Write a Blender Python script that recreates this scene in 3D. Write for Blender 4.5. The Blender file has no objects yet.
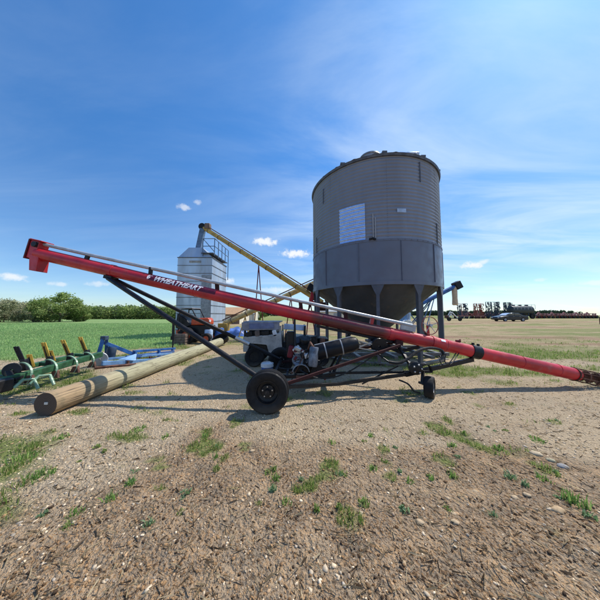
import bpy, bmesh, math, random
import numpy as np
from mathutils import Vector, Matrix, noise
random.seed(7); rng = np.random.default_rng(7)
V = Vector
S = bpy.context.scene
C = S.collection
PI = math.pi

# ------------------------------------------------------------------ camera
F, HOR, EYE = 222.0, 315.0, 1.6            # focal length and horizon of the photograph in its own pixels
PITCH = math.atan((HOR - 300) / F)
cam_d = bpy.data.cameras.new('camera'); cam = bpy.data.objects.new('camera', cam_d); C.objects.link(cam)
cam_d.sensor_width = 36; cam_d.lens = F / 600 * 36; cam_d.clip_start = 0.05; cam_d.clip_end = 6000
cam.location = (0, 0, EYE); cam.rotation_euler = (PI / 2 + PITCH, 0, 0)
S.camera = cam
S.view_settings.view_transform = 'Standard'; S.view_settings.look = 'None'
S.view_settings.exposure = 0; S.view_settings.gamma = 1

def ray(px, py):
    dx, dz = (px - 300) / F, (300 - py) / F
    c, s = math.cos(PITCH), math.sin(PITCH)
    return V((dx, c - s * dz, s + c * dz))
def at(px, py, Y):                          # survey: point of the place seen at px,py standing Y metres ahead
    d = ray(px, py); return V((0, 0, EYE)) + d * (Y / d.y)
def gr(px, py):                             # point of flat ground
    d = ray(px, py); t = -EYE / d.z; return V((d.x * t, d.y * t, 0))
def sst(a, b, x):
    t = np.clip((x - a) / (b - a), 0, 1); return t * t * (3 - 2 * t)
def rise(x, y):                             # the yard climbs a little towards the machinery on the right
    return 0.55 * sst(16, 38, y) * sst(2, 12, x)

# ------------------------------------------------------------------ materials
def nt(m):
    m.use_nodes = True; n = m.node_tree; n.nodes.clear(); return n
def N(t, typ, **kw):
    n = t.nodes.new(typ)
    for k, v in kw.items():
        if k.startswith('i_'):
            n.inputs[k[2:].replace('_', ' ')].default_value = v
        else: setattr(n, k, v)
    return n
def mixc(t, fac, a, b, mode='MIX'):
    n = t.nodes.new('ShaderNodeMix'); n.data_type = 'RGBA'; n.blend_type = mode; n.clamp_factor = True
    for idx, v in ((0, fac), (6, a), (7, b)):
        if hasattr(v, 'is_linked') or hasattr(v, 'links'): t.links.new(v, n.inputs[idx])
        else: n.inputs[idx].default_value = v if idx == 0 else (*v[:3], 1)
    return n.outputs[2]
def ramp(t, v, a, b, lo=0.0, hi=1.0):
    n = t.nodes.new('ShaderNodeMapRange'); n.clamp = True; n.interpolation_type = 'SMOOTHSTEP'
    t.links.new(v, n.inputs[0])
    for i, k in enumerate((a, b, lo, hi)): n.inputs[i + 1].default_value = k
    return n.outputs[0]
def math_(t, op, a, b=None):
    n = t.nodes.new('ShaderNodeMath'); n.operation = op
    for i, v in enumerate((a, b)):
        if v is None: continue
        if hasattr(v, 'links'): t.links.new(v, n.inputs[i])
        else: n.inputs[i].default_value = v
    return n.outputs[0]
def tex(t, kind, vec, scale, detail=4, **kw):
    n = t.nodes.new(kind); t.links.new(vec, n.inputs['Vector']); n.inputs['Scale'].default_value = scale
    if 'Detail' in n.inputs: n.inputs['Detail'].default_value = detail
    for k, v in kw.items(): setattr(n, k, v)
    return n
MATS = {}
def mat(name, col, rough=0.5, metal=0.0, var=0.25, scale=6.0, dirt=0.25, dirtcol=(0.22, 0.17, 0.12), bump=0.15, bscale=40, coat=0.0, stretch=None, low=0.0, lowtop=0.5):
    """painted, metal, rubber or wood surface: tone drift, grime in patches, dust near the ground, fine bump"""
    if name in MATS: return MATS[name]
    m = bpy.data.materials.new(name); t = nt(m); L = t.links
    out = N(t, 'ShaderNodeOutputMaterial'); b = N(t, 'ShaderNodeBsdfPrincipled'); L.new(b.outputs[0], out.inputs[0])
    geo = N(t, 'ShaderNodeNewGeometry'); vec = geo.outputs['Position']
    if stretch:
        mp = N(t, 'ShaderNodeMapping'); L.new(vec, mp.inputs[0]); mp.inputs['Scale'].default_value = stretch; vec = mp.outputs[0]
    n1 = tex(t, 'ShaderNodeTexNoise', vec, scale, 5); n2 = tex(t, 'ShaderNodeTexNoise', vec, scale * 3.7, 6)
    dark = tuple(c * (1 - var) for c in col); lite = tuple(min(1, c * (1 + var)) for c in col)
    c = mixc(t, ramp(t, n1.outputs[0], 0.3, 0.7), dark, lite)
    if dirt: c = mixc(t, ramp(t, n2.outputs[0], 0.52, 0.78, 0, dirt), c, dirtcol)
    if low:
        sx = N(t, 'ShaderNodeSeparateXYZ'); L.new(geo.outputs['Position'], sx.inputs[0])
        c = mixc(t, math_(t, 'MULTIPLY', ramp(t, sx.outputs[2], lowtop, 0.0, 0, low), ramp(t, n1.outputs[0], 0.2, 0.7, .5, 1)), c, (0.3, 0.24, 0.17))
    L.new(c, b.inputs['Base Color'])
    L.new(ramp(t, n2.outputs[0], 0.3, 0.75, max(0.05, rough - 0.12), min(1, rough + 0.2)), b.inputs['Roughness'])
    b.inputs['Specular IOR Level'].default_value = .28 if max(col) < .15 and not coat else .5
    b.inputs['Metallic'].default_value = metal; b.inputs['Coat Weight'].default_value = coat
    if bump:
        n3 = tex(t, 'ShaderNodeTexNoise', vec, bscale, 4); bp = N(t, 'ShaderNodeBump'); bp.inputs['Strength'].default_value = bump
        bp.inputs['Distance'].default_value = 0.01
        L.new(n3.outputs[0], bp.inputs['Height']); L.new(bp.outputs[0], b.inputs['Normal'])
    MATS[name] = m; return m

M = dict(
    red=mat('red paint', (0.42, 0.016, 0.026), 0.40, var=.28, scale=2.2, dirt=.4, dirtcol=(.22, .075, .065), bump=.10, bscale=14, coat=.1),
    redlow=mat('faded red paint', (0.50, 0.022, 0.028), 0.40, var=.25, scale=2.2, dirt=.45, dirtcol=(.38, .15, .13), bump=.10, bscale=14),
    reddark=mat('rusty red paint', (0.042, 0.012, 0.012), 0.8, var=.35, dirt=.5, dirtcol=(.10, .06, .045)),
    maroon=mat('maroon paint', (0.13, 0.012, 0.02), 0.45),
    decal=mat('dark maroon decal', (0.11, 0.012, 0.035), 0.35, var=.1, dirt=.1),
    white=mat('white lettering', (0.85, 0.85, 0.9), 0.5, var=.05, dirt=.15),
    black=mat('black paint', (0.011, 0.012, 0.015), 0.38, var=.3, dirt=.25, dirtcol=(.04, .035, .03), low=.12),
    blacksheen=mat('glossy black steel', (0.007, 0.008, 0.012), 0.42, var=.2, dirt=.12, dirtcol=(.03, .028, .025), scale=3),
    rubber=mat('tyre rubber', (0.012, 0.012, 0.014), 0.7, var=.25, dirt=.3, dirtcol=(.04, .034, .03), bump=.2, low=.22, lowtop=.2),
    hub=mat('black wheel steel', (0.014, 0.014, 0.016), 0.45, dirt=.25),
    steel=mat('bare steel', (0.45, 0.46, 0.48), 0.35, metal=.8, var=.2, dirt=.3),
    chrome=mat('engine aluminium', (0.66, 0.67, 0.70), 0.30, metal=.45, var=.15, dirt=.35, dirtcol=(.08, .07, .06)),
    pipe=mat('grey galvanised pipe', (0.42, 0.44, 0.47), 0.45, metal=.35, var=.15, dirt=.2),
    muffler=mat('soot stained muffler steel', (0.17, 0.19, 0.23), 0.45, metal=.4, var=.4, dirt=.6, dirtcol=(.08, .05, .04), scale=9),
    grey=mat('grey paint', (0.30, 0.31, 0.33), 0.5, var=.15),
    rust=mat('rusted iron', (0.13, 0.065, 0.045), 0.75, var=.5, dirt=.5, dirtcol=(.05, .035, .03), bump=.4),
    hose=mat('black hose', (0.012, 0.012, 0.013), 0.45, bump=.1, dirt=.2),
    bin=mat('corrugated grey bin sheet', (0.205, 0.232, 0.292), 0.55, metal=.08, var=.10, scale=1.2, dirt=.2, dirtcol=(.25, .24, .23), stretch=(1, 1, .25), bump=.04),
    band=mat('grey blue painted steel', (0.122, 0.136, 0.182), 0.45, metal=.05, var=.07, scale=1.0, dirt=.12, dirtcol=(.22, .21, .2), bump=.04),
    binleg=mat('dark blue grey legs', (0.085, 0.094, 0.12), 0.45, var=.12, low=.5),
    cone=mat('hopper cone steel', (0.072, 0.080, 0.098), 0.6, metal=.0, var=.15, scale=1.5, dirt=.3, stretch=(1, 1, .3)),
    galv=mat('new galvanised sheet', (0.42, 0.60, 0.95), 0.25, metal=.55, var=.08, dirt=.05, bump=.03),
    roof=mat('bin roof sheet', (0.62, 0.60, 0.55), 0.4, metal=.5, var=.15),
    tower=mat('galvanised tower sheet', (0.42, 0.48, 0.56), 0.42, metal=.5, var=.2, scale=.8, dirt=.25, dirtcol=(.3, .3, .3), stretch=(1, 1, .3)),
    towerdark=mat('weathered grey sheet', (0.27, 0.28, 0.31), 0.45, metal=.4, var=.2),
    seam=mat('dark sheet seam', (0.10, 0.105, 0.12), 0.5, metal=.3),
    sign=mat('dull sign plate', (0.30, 0.29, 0.28), 0.5),
    bluegrey=mat('blue grey painted steel', (0.09, 0.15, 0.25), 0.4),
    yellow=mat('faded yellow paint', (0.46, 0.29, 0.06), 0.5, var=.25, scale=2, dirt=.5, dirtcol=(.22, .09, .04)),
    cream=mat('faded cream yellow paint', (0.52, 0.38, 0.16), 0.55, var=.25, dirt=.4),
    motor=mat('brown motor paint', (0.16, 0.10, 0.07), 0.5),
    green=mat('farm green paint', (0.028, 0.095, 0.042), 0.55, var=.4, dirt=.5, dirtcol=(.09, .085, .06)),
    paleedge=mat('worn green steel', (0.20, 0.33, 0.22), 0.45, var=.3, dirt=.4),
    spring=mat('yellow spring paint', (0.50, 0.30, 0.035), 0.6, var=.3, dirt=.6, dirtcol=(.10, .06, .03)),
    blue=mat('bright blue paint', (0.022, 0.11, 0.33), 0.45, var=.35, dirt=.4, dirtcol=(.08, .08, .08), low=.4, lowtop=.25),
    bluepale=mat('pale worn blue paint', (0.14, 0.29, 0.52), 0.5, var=.25, dirt=.35),
    orange=mat('orange paint', (0.52, 0.065, 0.016), 0.4, var=.2, dirt=.2),
    woodbox=mat('weathered crate wood', (0.15, 0.11, 0.09), 0.8, var=.35, scale=9),
    buggy=mat('dull white body paint', (0.40, 0.385, 0.36), 0.6, var=.25, dirt=.55, dirtcol=(.14, .11, .085), scale=4),
    buggypanel=mat('dull grey panel', (0.25, 0.26, 0.30), 0.5, var=.25, dirt=.4, dirtcol=(.12, .10, .09)),
    plasticblue=mat('blue plastic', (0.03, 0.11, 0.38), 0.35, var=.2, dirt=.2),
    plasticpale=mat('pale blue plastic', (0.38, 0.50, 0.68), 0.4, var=.2, dirt=.2),
    plasticwhite=mat('white plastic', (0.75, 0.76, 0.78), 0.4, var=.08, dirt=.25),
    tarp=mat('blue tarpaulin', (0.06, 0.14, 0.42), 0.45, var=.45, scale=3, dirt=.2),
    shedwall=mat('brown shed boards', (0.20, 0.12, 0.08), 0.8, var=.2),
    shedroof=mat('tan shed roof', (0.42, 0.25, 0.13), 0.8, var=.2),
    shedwhite=mat('cream gable boards', (0.66, 0.60, 0.48), 0.7, var=.1),
    shedgrey=mat('grey shed sheet', (0.30, 0.32, 0.33), 0.6, var=.15),
    carpaint=mat('dark car paint', (0.008, 0.010, 0.014), 0.3, var=.1, dirt=.1, coat=.15, bump=0),
    carsilver=mat('silver grey car paint', (0.022, 0.028, 0.036), 0.25, metal=.2, var=.1, dirt=.1, coat=.4, bump=0),
    glass=mat('dark window glass', (0.015, 0.02, 0.025), 0.05, var=.1, dirt=0, bump=0, coat=1),
    lamp=mat('car lamp lens', (0.6, 0.6, 0.62), 0.1, bump=0),
    cultred=mat('dull red implement paint', (0.26, 0.055, 0.04), 0.55, var=.3, dirt=.4),
    cultpink=mat('sun bleached red paint', (0.50, 0.22, 0.20), 0.6, var=.3),
    cultdark=mat('dark blue implement paint', (0.035, 0.06, 0.10), 0.5, var=.3),
    tankgrey=mat('pale tank sheet', (0.055, 0.066, 0.07), 0.45, metal=.2, var=.2),
    bluepane=mat('dusty blue glass', (0.12, 0.17, 0.32), 0.15, var=.2, dirt=.3, dirtcol=(.3, .28, .26), bump=0),
    sock=mat('tan canvas spout', (0.58, 0.44, 0.30), 0.8, var=.15),
    bark=mat('grey brown bark', (0.12, 0.09, 0.065), 0.9, var=.4, bump=.6, bscale=20),
    wire=mat('wood sticker', (.7, .7, .66), .6),
)

def wood_material():
    m = bpy.data.materials.new('treated pole wood'); t = nt(m); L = t.links
    out = N(t, 'ShaderNodeOutputMaterial'); b = N(t, 'ShaderNodeBsdfPrincipled'); L.new(b.outputs[0], out.inputs[0])
    p = N(t, 'ShaderNodeNewGeometry').outputs['Position']
    mp = N(t, 'ShaderNodeMapping'); L.new(p, mp.inputs[0]); mp.inputs['Scale'].default_value = (9, .5, 9)
    g = tex(t, 'ShaderNodeTexNoise', mp.outputs[0], 3, 8); n = tex(t, 'ShaderNodeTexNoise', p, 1.6, 4)
    sx = N(t, 'ShaderNodeSeparateXYZ'); L.new(p, sx.inputs[0])
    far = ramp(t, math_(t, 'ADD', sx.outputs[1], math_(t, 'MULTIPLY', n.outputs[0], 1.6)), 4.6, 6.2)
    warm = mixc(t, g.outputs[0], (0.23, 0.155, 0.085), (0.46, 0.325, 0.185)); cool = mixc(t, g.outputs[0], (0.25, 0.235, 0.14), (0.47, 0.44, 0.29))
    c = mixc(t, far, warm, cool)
    cr = N(t, 'ShaderNodeMapping'); L.new(p, cr.inputs[0]); cr.inputs['Scale'].default_value = (30, .8, 30)
    k = tex(t, 'ShaderNodeTexNoise', cr.outputs[0], 2, 2)
    c = mixc(t, ramp(t, k.outputs[0], .58, .66, 0, .8), c, (0.05, .035, .025))
    kn = tex(t, 'ShaderNodeTexVoronoi', p, 1.9); kn.inputs['Randomness'].default_value = 1
    c = mixc(t, ramp(t, kn.outputs['Distance'], .11, .06, 0, .8), c, (.06, .04, .025)); bl = tex(t, 'ShaderNodeTexNoise', p, 5, 6)
    c = mixc(t, ramp(t, bl.outputs[0], .55, .75, 0, .55), c, (.14, .12, .07))
    L.new(c, b.inputs['Base Color']); b.inputs['Roughness'].default_value = .85
    bp = N(t, 'ShaderNodeBump'); bp.inputs['Strength'].default_value = .8; bp.inputs['Distance'].default_value = .02
    L.new(g.outputs[0], bp.inputs['Height']); L.new(bp.outputs[0], b.inputs['Normal'])
    return m
M['wood'] = wood_material()
def end_material():
    m = bpy.data.materials.new('sawn pole end'); t = nt(m); L = t.links
    out = N(t, 'ShaderNodeOutputMaterial'); b = N(t, 'ShaderNodeBsdfPrincipled'); L.new(b.outputs[0], out.inputs[0])
    tc = N(t, 'ShaderNodeTexCoord'); mp = N(t, 'ShaderNodeMapping'); L.new(tc.outputs['Object'], mp.inputs[0])
    mp.inputs['Scale'].default_value = (1, 0, 1); mp.inputs['Location'].default_value = (0, 0, -.19)
    w = N(t, 'ShaderNodeTexWave', wave_type='RINGS', rings_direction='SPHERICAL'); L.new(mp.outputs[0], w.inputs[0]); w.inputs['Scale'].default_value = 14; w.inputs['Distortion'].default_value = 2
    L.new(mixc(t, w.outputs[1], (0.055, 0.04, 0.03), (0.11, 0.08, 0.06)), b.inputs['Base Color']); b.inputs['Roughness'].default_value = .9
    return m
M['woodend'] = end_material()

def attr_material(name, rough=.8, translucent=0.0, bump=0):
    """surface coloured by the 'tone' colour stored on the mesh"""
    m = bpy.data.materials.new(name); t = nt(m); L = t.links
    out = N(t, 'ShaderNodeOutputMaterial'); b = N(t, 'ShaderNodeBsdfPrincipled')
    a = N(t, 'ShaderNodeVertexColor', layer_name='tone'); p = N(t, 'ShaderNodeNewGeometry').outputs['Position']
    n = tex(t, 'ShaderNodeTexNoise', p, 60, 3)
    c = mixc(t, 1.0, a.outputs[0], mixc(t, n.outputs[0], (.6, .6, .6), (1.4, 1.4, 1.4)), 'MULTIPLY')
    L.new(c, b.inputs['Base Color']); b.inputs['Roughness'].default_value = rough; b.inputs['Specular IOR Level'].default_value = .12
    if translucent:
        tr = N(t, 'ShaderNodeBsdfTranslucent'); L.new(c, tr.inputs[0]); mx = N(t, 'ShaderNodeMixShader'); mx.inputs[0].default_value = translucent
        L.new(b.outputs[0], mx.inputs[1]); L.new(tr.outputs[0], mx.inputs[2]); L.new(mx.outputs[0], out.inputs[0])
    else: L.new(b.outputs[0], out.inputs[0])
    return m
M['leaf'] = attr_material('leaf green', .6, .3); M['blade'] = attr_material('grass blade', .6, .5)
M['stone'] = attr_material('field stone', .85)

# ------------------------------------------------------------------ mesh helper
def origin_of(o):
    p = V((0, 0, 0))
    while o is not None: p = p + o.location; o = o.parent
    return p
def frame(d, up=V((0, 0, 1))):
    d = V(d).normalized()
    if abs(d.dot(up)) > .999: up = V((0, 1, 0))
    s = up.cross(d).normalized(); u = d.cross(s).normalized()   # s: side, u: up
    return d, s, u
class MB:
    def __init__(self): self.v = []; self.f = []
    def add(self, vs, fs):
        k = len(self.v); self.v += [V(p) for p in vs]; self.f += [tuple(k + i for i in f) for f in fs]; return self
    def hexa(self, p):
        return self.add(p, [(0, 3, 2, 1), (4, 5, 6, 7), (0, 1, 5, 4), (1, 2, 6, 5), (2, 3, 7, 6), (3, 0, 4, 7)])
    def box(self, c, size, R=None):
        c = V(c); h = V(size) / 2; P = []
        for z in (-1, 1):
            for x, y in ((-1, -1), (1, -1), (1, 1), (-1, 1)):
                q = V((x * h.x, y * h.y, z * h.z)); P.append(c + (R @ q if R else q))
        return self.hexa(P)
    def beam(self, a, b, w, h=None, up=V((0, 0, 1))):
        a, b = V(a), V(b); h = h or w; d, s, u = frame(b - a, up)
        P = []
        for p in (a, b):
            for i, j in ((-1, -1), (1, -1), (1, 1), (-1, 1)): P.append(p + s * (i * w / 2) + u * (j * h / 2))
        return self.add(P, [(0, 3, 2, 1), (4, 5, 6, 7), (0, 1, 5, 4), (1, 2, 6, 5), (2, 3, 7, 6), (3, 0, 4, 7)])
    def path(self, pts, r, n=10, caps=True):
        pts = [V(p) for p in pts]; rs = r if isinstance(r, (list, tuple)) else [r] * len(pts)
        k = len(self.v); m = len(pts); up = V((0, 0, 1)); s = None
        for i, p in enumerate(pts):
            d = (pts[min(i + 1, m - 1)] - pts[max(i - 1, 0)]).normalized()
            if s is None: _, s, u = frame(d)
            s = (s - d * s.dot(d)).normalized(); u = d.cross(s)
            for j in range(n):
                a = 2 * PI * j / n; self.v.append(p + (s * math.cos(a) + u * math.sin(a)) * rs[i])
        for i in range(m - 1):
            for j in range(n):
                j2 = (j + 1) % n; self.f.append((k + i * n + j, k + i * n + j2, k + (i + 1) * n + j2, k + (i + 1) * n + j))
        if caps: self.f += [tuple(k + j for j in reversed(range(n))), tuple(k + (m - 1) * n + j for j in range(n))]
        return self
    def tube(self, a, b, r, r1=None, n=14, caps=True): return self.path([a, b], [r, r if r1 is None else r1], n, caps)
    def lathe(self, prof, c, axis=(0, 0, 1), n=32, closed=False, a0=0, a1=2 * PI):
        c = V(c); d, s, u = frame(axis); k = len(self.v); full = abs(a1 - a0 - 2 * PI) < 1e-6
        nn = n if full else n + 1; m = len(prof)
        for j in range(nn):
            a = a0 + (a1 - a0) * j / n; e = s * math.cos(a) + u * math.sin(a)
            for r, z in prof: self.v.append(c + e * r + d * z)
        for j in range(n):
            j2 = (j + 1) % nn
            for i in range(m if closed else m - 1):
                i2 = (i + 1) % m; self.f.append((k + j * m + i, k + j2 * m + i, k + j2 * m + i2, k + j * m + i2))
        return self
    def prism(self, pts, d):                 # closed polygon (3-D points) pushed along d
        n = len(pts); d = V(d); P = [V(p) for p in pts]
        return self.add(P + [p + d for p in P], [tuple(reversed(range(n))), tuple(range(n, 2 * n))] + [(i, (i + 1) % n, n + (i + 1) % n, n + i) for i in range(n)])
    def sphere(self, c, r, n=12, sq=(1, 1, 1)):
        c = V(c); prof = [(math.sin(PI * i / 8) * r, -math.cos(PI * i / 8) * r) for i in range(9)]
        k = len(self.v); self.lathe([(max(a, 1e-4), z) for a, z in prof], (0, 0, 0), n=n)
        for i in range(k, len(self.v)): q = self.v[i]; self.v[i] = c + V((q.x * sq[0], q.y * sq[1], q.z * sq[2]))
        return self
    def build(self, name, m, parent=None, bevel=0.0, smooth=35):
        me = bpy.data.meshes.new(name); o = bpy.data.objects.new(name, me)
        org = origin_of(parent); me.from_pydata([tuple(p - org) for p in self.v], [], self.f)
        bm = bmesh.new(); bm.from_mesh(me); bmesh.ops.recalc_face_normals(bm, faces=bm.faces); bm.to_mesh(me); bm.free()
        me.materials.append(m); C.objects.link(o); o.parent = parent
        if smooth: me.shade_smooth(); me.set_sharp_from_angle(angle=math.radians(smooth))
        if bevel:
            b = o.modifiers.new('bevel', 'BEVEL'); b.width = bevel; b.segments = 2; b.limit_method = 'ANGLE'; b.angle_limit = math.radians(40)
        return o
def tag(o, label=None, cat=None, group=None, kind=None):
    for k, v in (('label', label), ('category', cat), ('group', group), ('kind', kind)):
        if v: o[k] = v
    return o
def thing(name, loc, label, cat, group=None):
    o = bpy.data.objects.new(name, None); o.empty_display_size = .2; C.objects.link(o); o.location = loc
    return tag(o, label, cat, group)
def copy_tree(o, parent=None):
    c = o.copy(); C.objects.link(c)
    if parent is not None: c.parent = parent
    for ch in list(o.children): copy_tree(ch, c)
    return c
def np_mesh(name, verts, faces_flat, loop_totals, m, tone=None, smooth=False):
    me = bpy.data.meshes.new(name); nv = len(verts); nf = len(loop_totals)
    me.vertices.add(nv); me.vertices.foreach_set('co', np.asarray(verts, np.float32).ravel())
    me.loops.add(len(faces_flat)); me.loops.foreach_set('vertex_index', np.asarray(faces_flat, np.int32))
    me.polygons.add(nf); st = np.concatenate(([0], np.cumsum(loop_totals)[:-1])).astype(np.int32)
    me.polygons.foreach_set('loop_start', st)
    me.polygons.foreach_set('use_smooth', np.full(nf, smooth))
    me.update(calc_edges=True); me.validate()
    if tone is not None:
        a = me.color_attributes.new('tone', 'FLOAT_COLOR', 'POINT'); a.data.foreach_set('color', np.c_[tone, np.ones(nv)].astype(np.float32).ravel())
    me.materials.append(m); o = bpy.data.objects.new(name, me); C.objects.link(o); return o

# ------------------------------------------------------------------ value noise on arrays
def _h(ix, iy, s):
    n = (ix.astype(np.int64) * 374761393 + iy.astype(np.int64) * 668265263 + s * 974634533) & 0x7fffffff
    n = ((n ^ (n >> 13)) * 1274126177) & 0x7fffffff
    return ((n ^ (n >> 16)) & 0xffff) / 65535.0
def vnoise(x, y, s=0):
    ix, iy = np.floor(x), np.floor(y); fx, fy = x - ix, y - iy; fx = fx * fx * (3 - 2 * fx); fy = fy * fy * (3 - 2 * fy)
    a, b, c, d = _h(ix, iy, s), _h(ix + 1, iy, s), _h(ix, iy + 1, s), _h(ix + 1, iy + 1, s)
    return a + (b - a) * fx + (c - a) * fy + (a - b - c + d) * fx * fy
def fbm(x, y, f, o=4, s=0):
    x = np.asarray(x, float); y = np.asarray(y, float); r = 0; a = .5; t = 0
    for i in range(o): r = r + a * vnoise(x * f + 17.3 * i, y * f + 9.1 * i, s + i); t += a; a *= .5; f *= 2.03
    return r / t
def blob(x, y, cx, cy, rx, ry): return np.exp(-(((x - cx) / rx) ** 2 + ((y - cy) / ry) ** 2))

# ------------------------------------------------------------------ ground zones
def zones(x, y):
    x = np.asarray(x, float); y = np.asarray(y, float)
    n1 = fbm(x, y, .9, 4, 3); n2 = fbm(x, y, .28, 4, 11); n3 = fbm(x, y, 2.6, 3, 23)
    # young crop on the left
    edge = np.where(x < -6.2, 11.6 + (x + 6.2) * .75, 11.6)
    edge = np.maximum(edge, 8.2)
    crop = sst(-.5, .6, (y - edge) + (n1 - .5) * 2.5) * sst(0, .8, (-.50 * y - x) + (n1 - .5))
    # rough grass
    g = np.zeros_like(x)
    for cx, cy, rx, ry, w in ((8, 9.4, 5.0, 1.5, 1.25), (3.4, 9.0, 2.0, 1.2, .9), (5.6, 6.4, 2.2, .9, .75), (9.5, 6.6, 3.5, 1.0, .62), (4.2, 6.7, 1.6, 1.1, 1.0), (2.6, 7.3, 1.3, .7, .95), (-6.3, 5.6, 1.5, 1.4, .95), (-6.2, 8.4, 1.6, 2.6, .8),
                              (-3.5, 2.7, .75, .5, .95), (-2.6, 1.9, .6, .35, .7), (-2.25, 3.0, .45, .2, .8), (5.3, 5.4, 1.8, .8, .6), (7.2, 4.6, 1.5, .9, .55), (13, 9.5, 6, 1.5, .7),
                              (-6.0, 11, 3, 1.3, .8), (-3.5, 13, 3.5, 3, .6), (9, 12, 9, 4, .55), (4, 12.5, 4, 2.5, .6), (2.6, 2.7, 1.0, .35, .42), (-1.3, 2.7, .6, .3, .42), (3.6, 3.4, 1.0, .4, .42), (-3.2, 2.2, .9, .6, .9), (-.4, 3.3, .8, .3, .40)):
        g = np.maximum(g, w * blob(x, y, cx, cy, rx, ry))
    g = np.maximum(g, .50 * sst(.50, .70, fbm(x, y, .8, 3, 63)) * sst(2.8, 4.4, y))
    g = np.maximum(g, .60 * sst(.68, .76, fbm(x, y, 3.2, 2, 61)) * sst(1.2, 2.0, y))
    g = np.maximum(g, .60 * sst(3.4, 6.0, y) * sst(22, 12, y) * sst(.42, .62, n2) * sst(-1, 2, x + (y - 6) * .2))
    g = np.maximum(g, .5 * sst(8, 10.5, y) * sst(.38, .6, n2))
    far = sst(30, 52, y) * sst(-.40 * y, -.34 * y, x); g = np.maximum(g, far * sst(56, 66, y) * .95)   # green strip by the far machinery
    grass = sst(.42, .72, g * (.55 + .9 * n1)) * (1 - crop)
    yard = sst(7, 12, y + (n2 - .5) * 6) * (1 - crop)                                # dry stubbly yard
    soil = sst(.36, .60, 1.10 - .24 * y + (n2 - .5) * .9 + (n1 - .5) * .5 + .35 * blob(x, y, 2.2, 1.9, 2.6, .8))
    soil = soil * (.80 + .20 * sst(.35, .6, n3))
    soil = np.clip(soil + .45 * sst(.6, .75, n1) * sst(6, 3, y), 0, 1) * (1 - yard)
    return grass, crop, yard, soil
def height(x, y):
    near = sst(16, 5, y)
    return rise(x, y) + ((fbm(x, y, .5, 3, 40) - .5) * .05 + (fbm(x, y, 3.0, 3, 41) - .5) * .035 * near + (fbm(x, y, 11, 3, 42) - .5) * .03 * near * zones_soil(x, y)) * sst(0, 3, np.abs(y) + np.abs(x) + 1)
def zones_soil(x, y): return .35 + .65 * sst(4.5, 2.4, y)
def hz(x, y): return float(height(np.array([x]), np.array([y]))[0])

def axis(lo, hi, d0, g, c):
    a = [c]; d = d0
    while a[-1] < hi: a.append(a[-1] + d); d *= g
    b = [c]; d = d0
    while b[-1] > lo: b.append(b[-1] - d); d *= g
    return np.array(b[:0:-1] + a)
xs = axis(-900, 900, .035, 1.026, 0.0); ys = axis(-200, 1500, .03, 1.022, 2.0)
X, Y = np.meshgrid(xs, ys); X = X.ravel(); Y = Y.ravel(); nx, ny = len(xs), len(ys)
Z = height(X, Y)
i = np.arange(nx * ny).reshape(ny, nx); q = np.stack((i[:-1, :-1], i[:-1, 1:], i[1:, 1:], i[1:, :-1]), -1).reshape(-1, 4)

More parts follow.
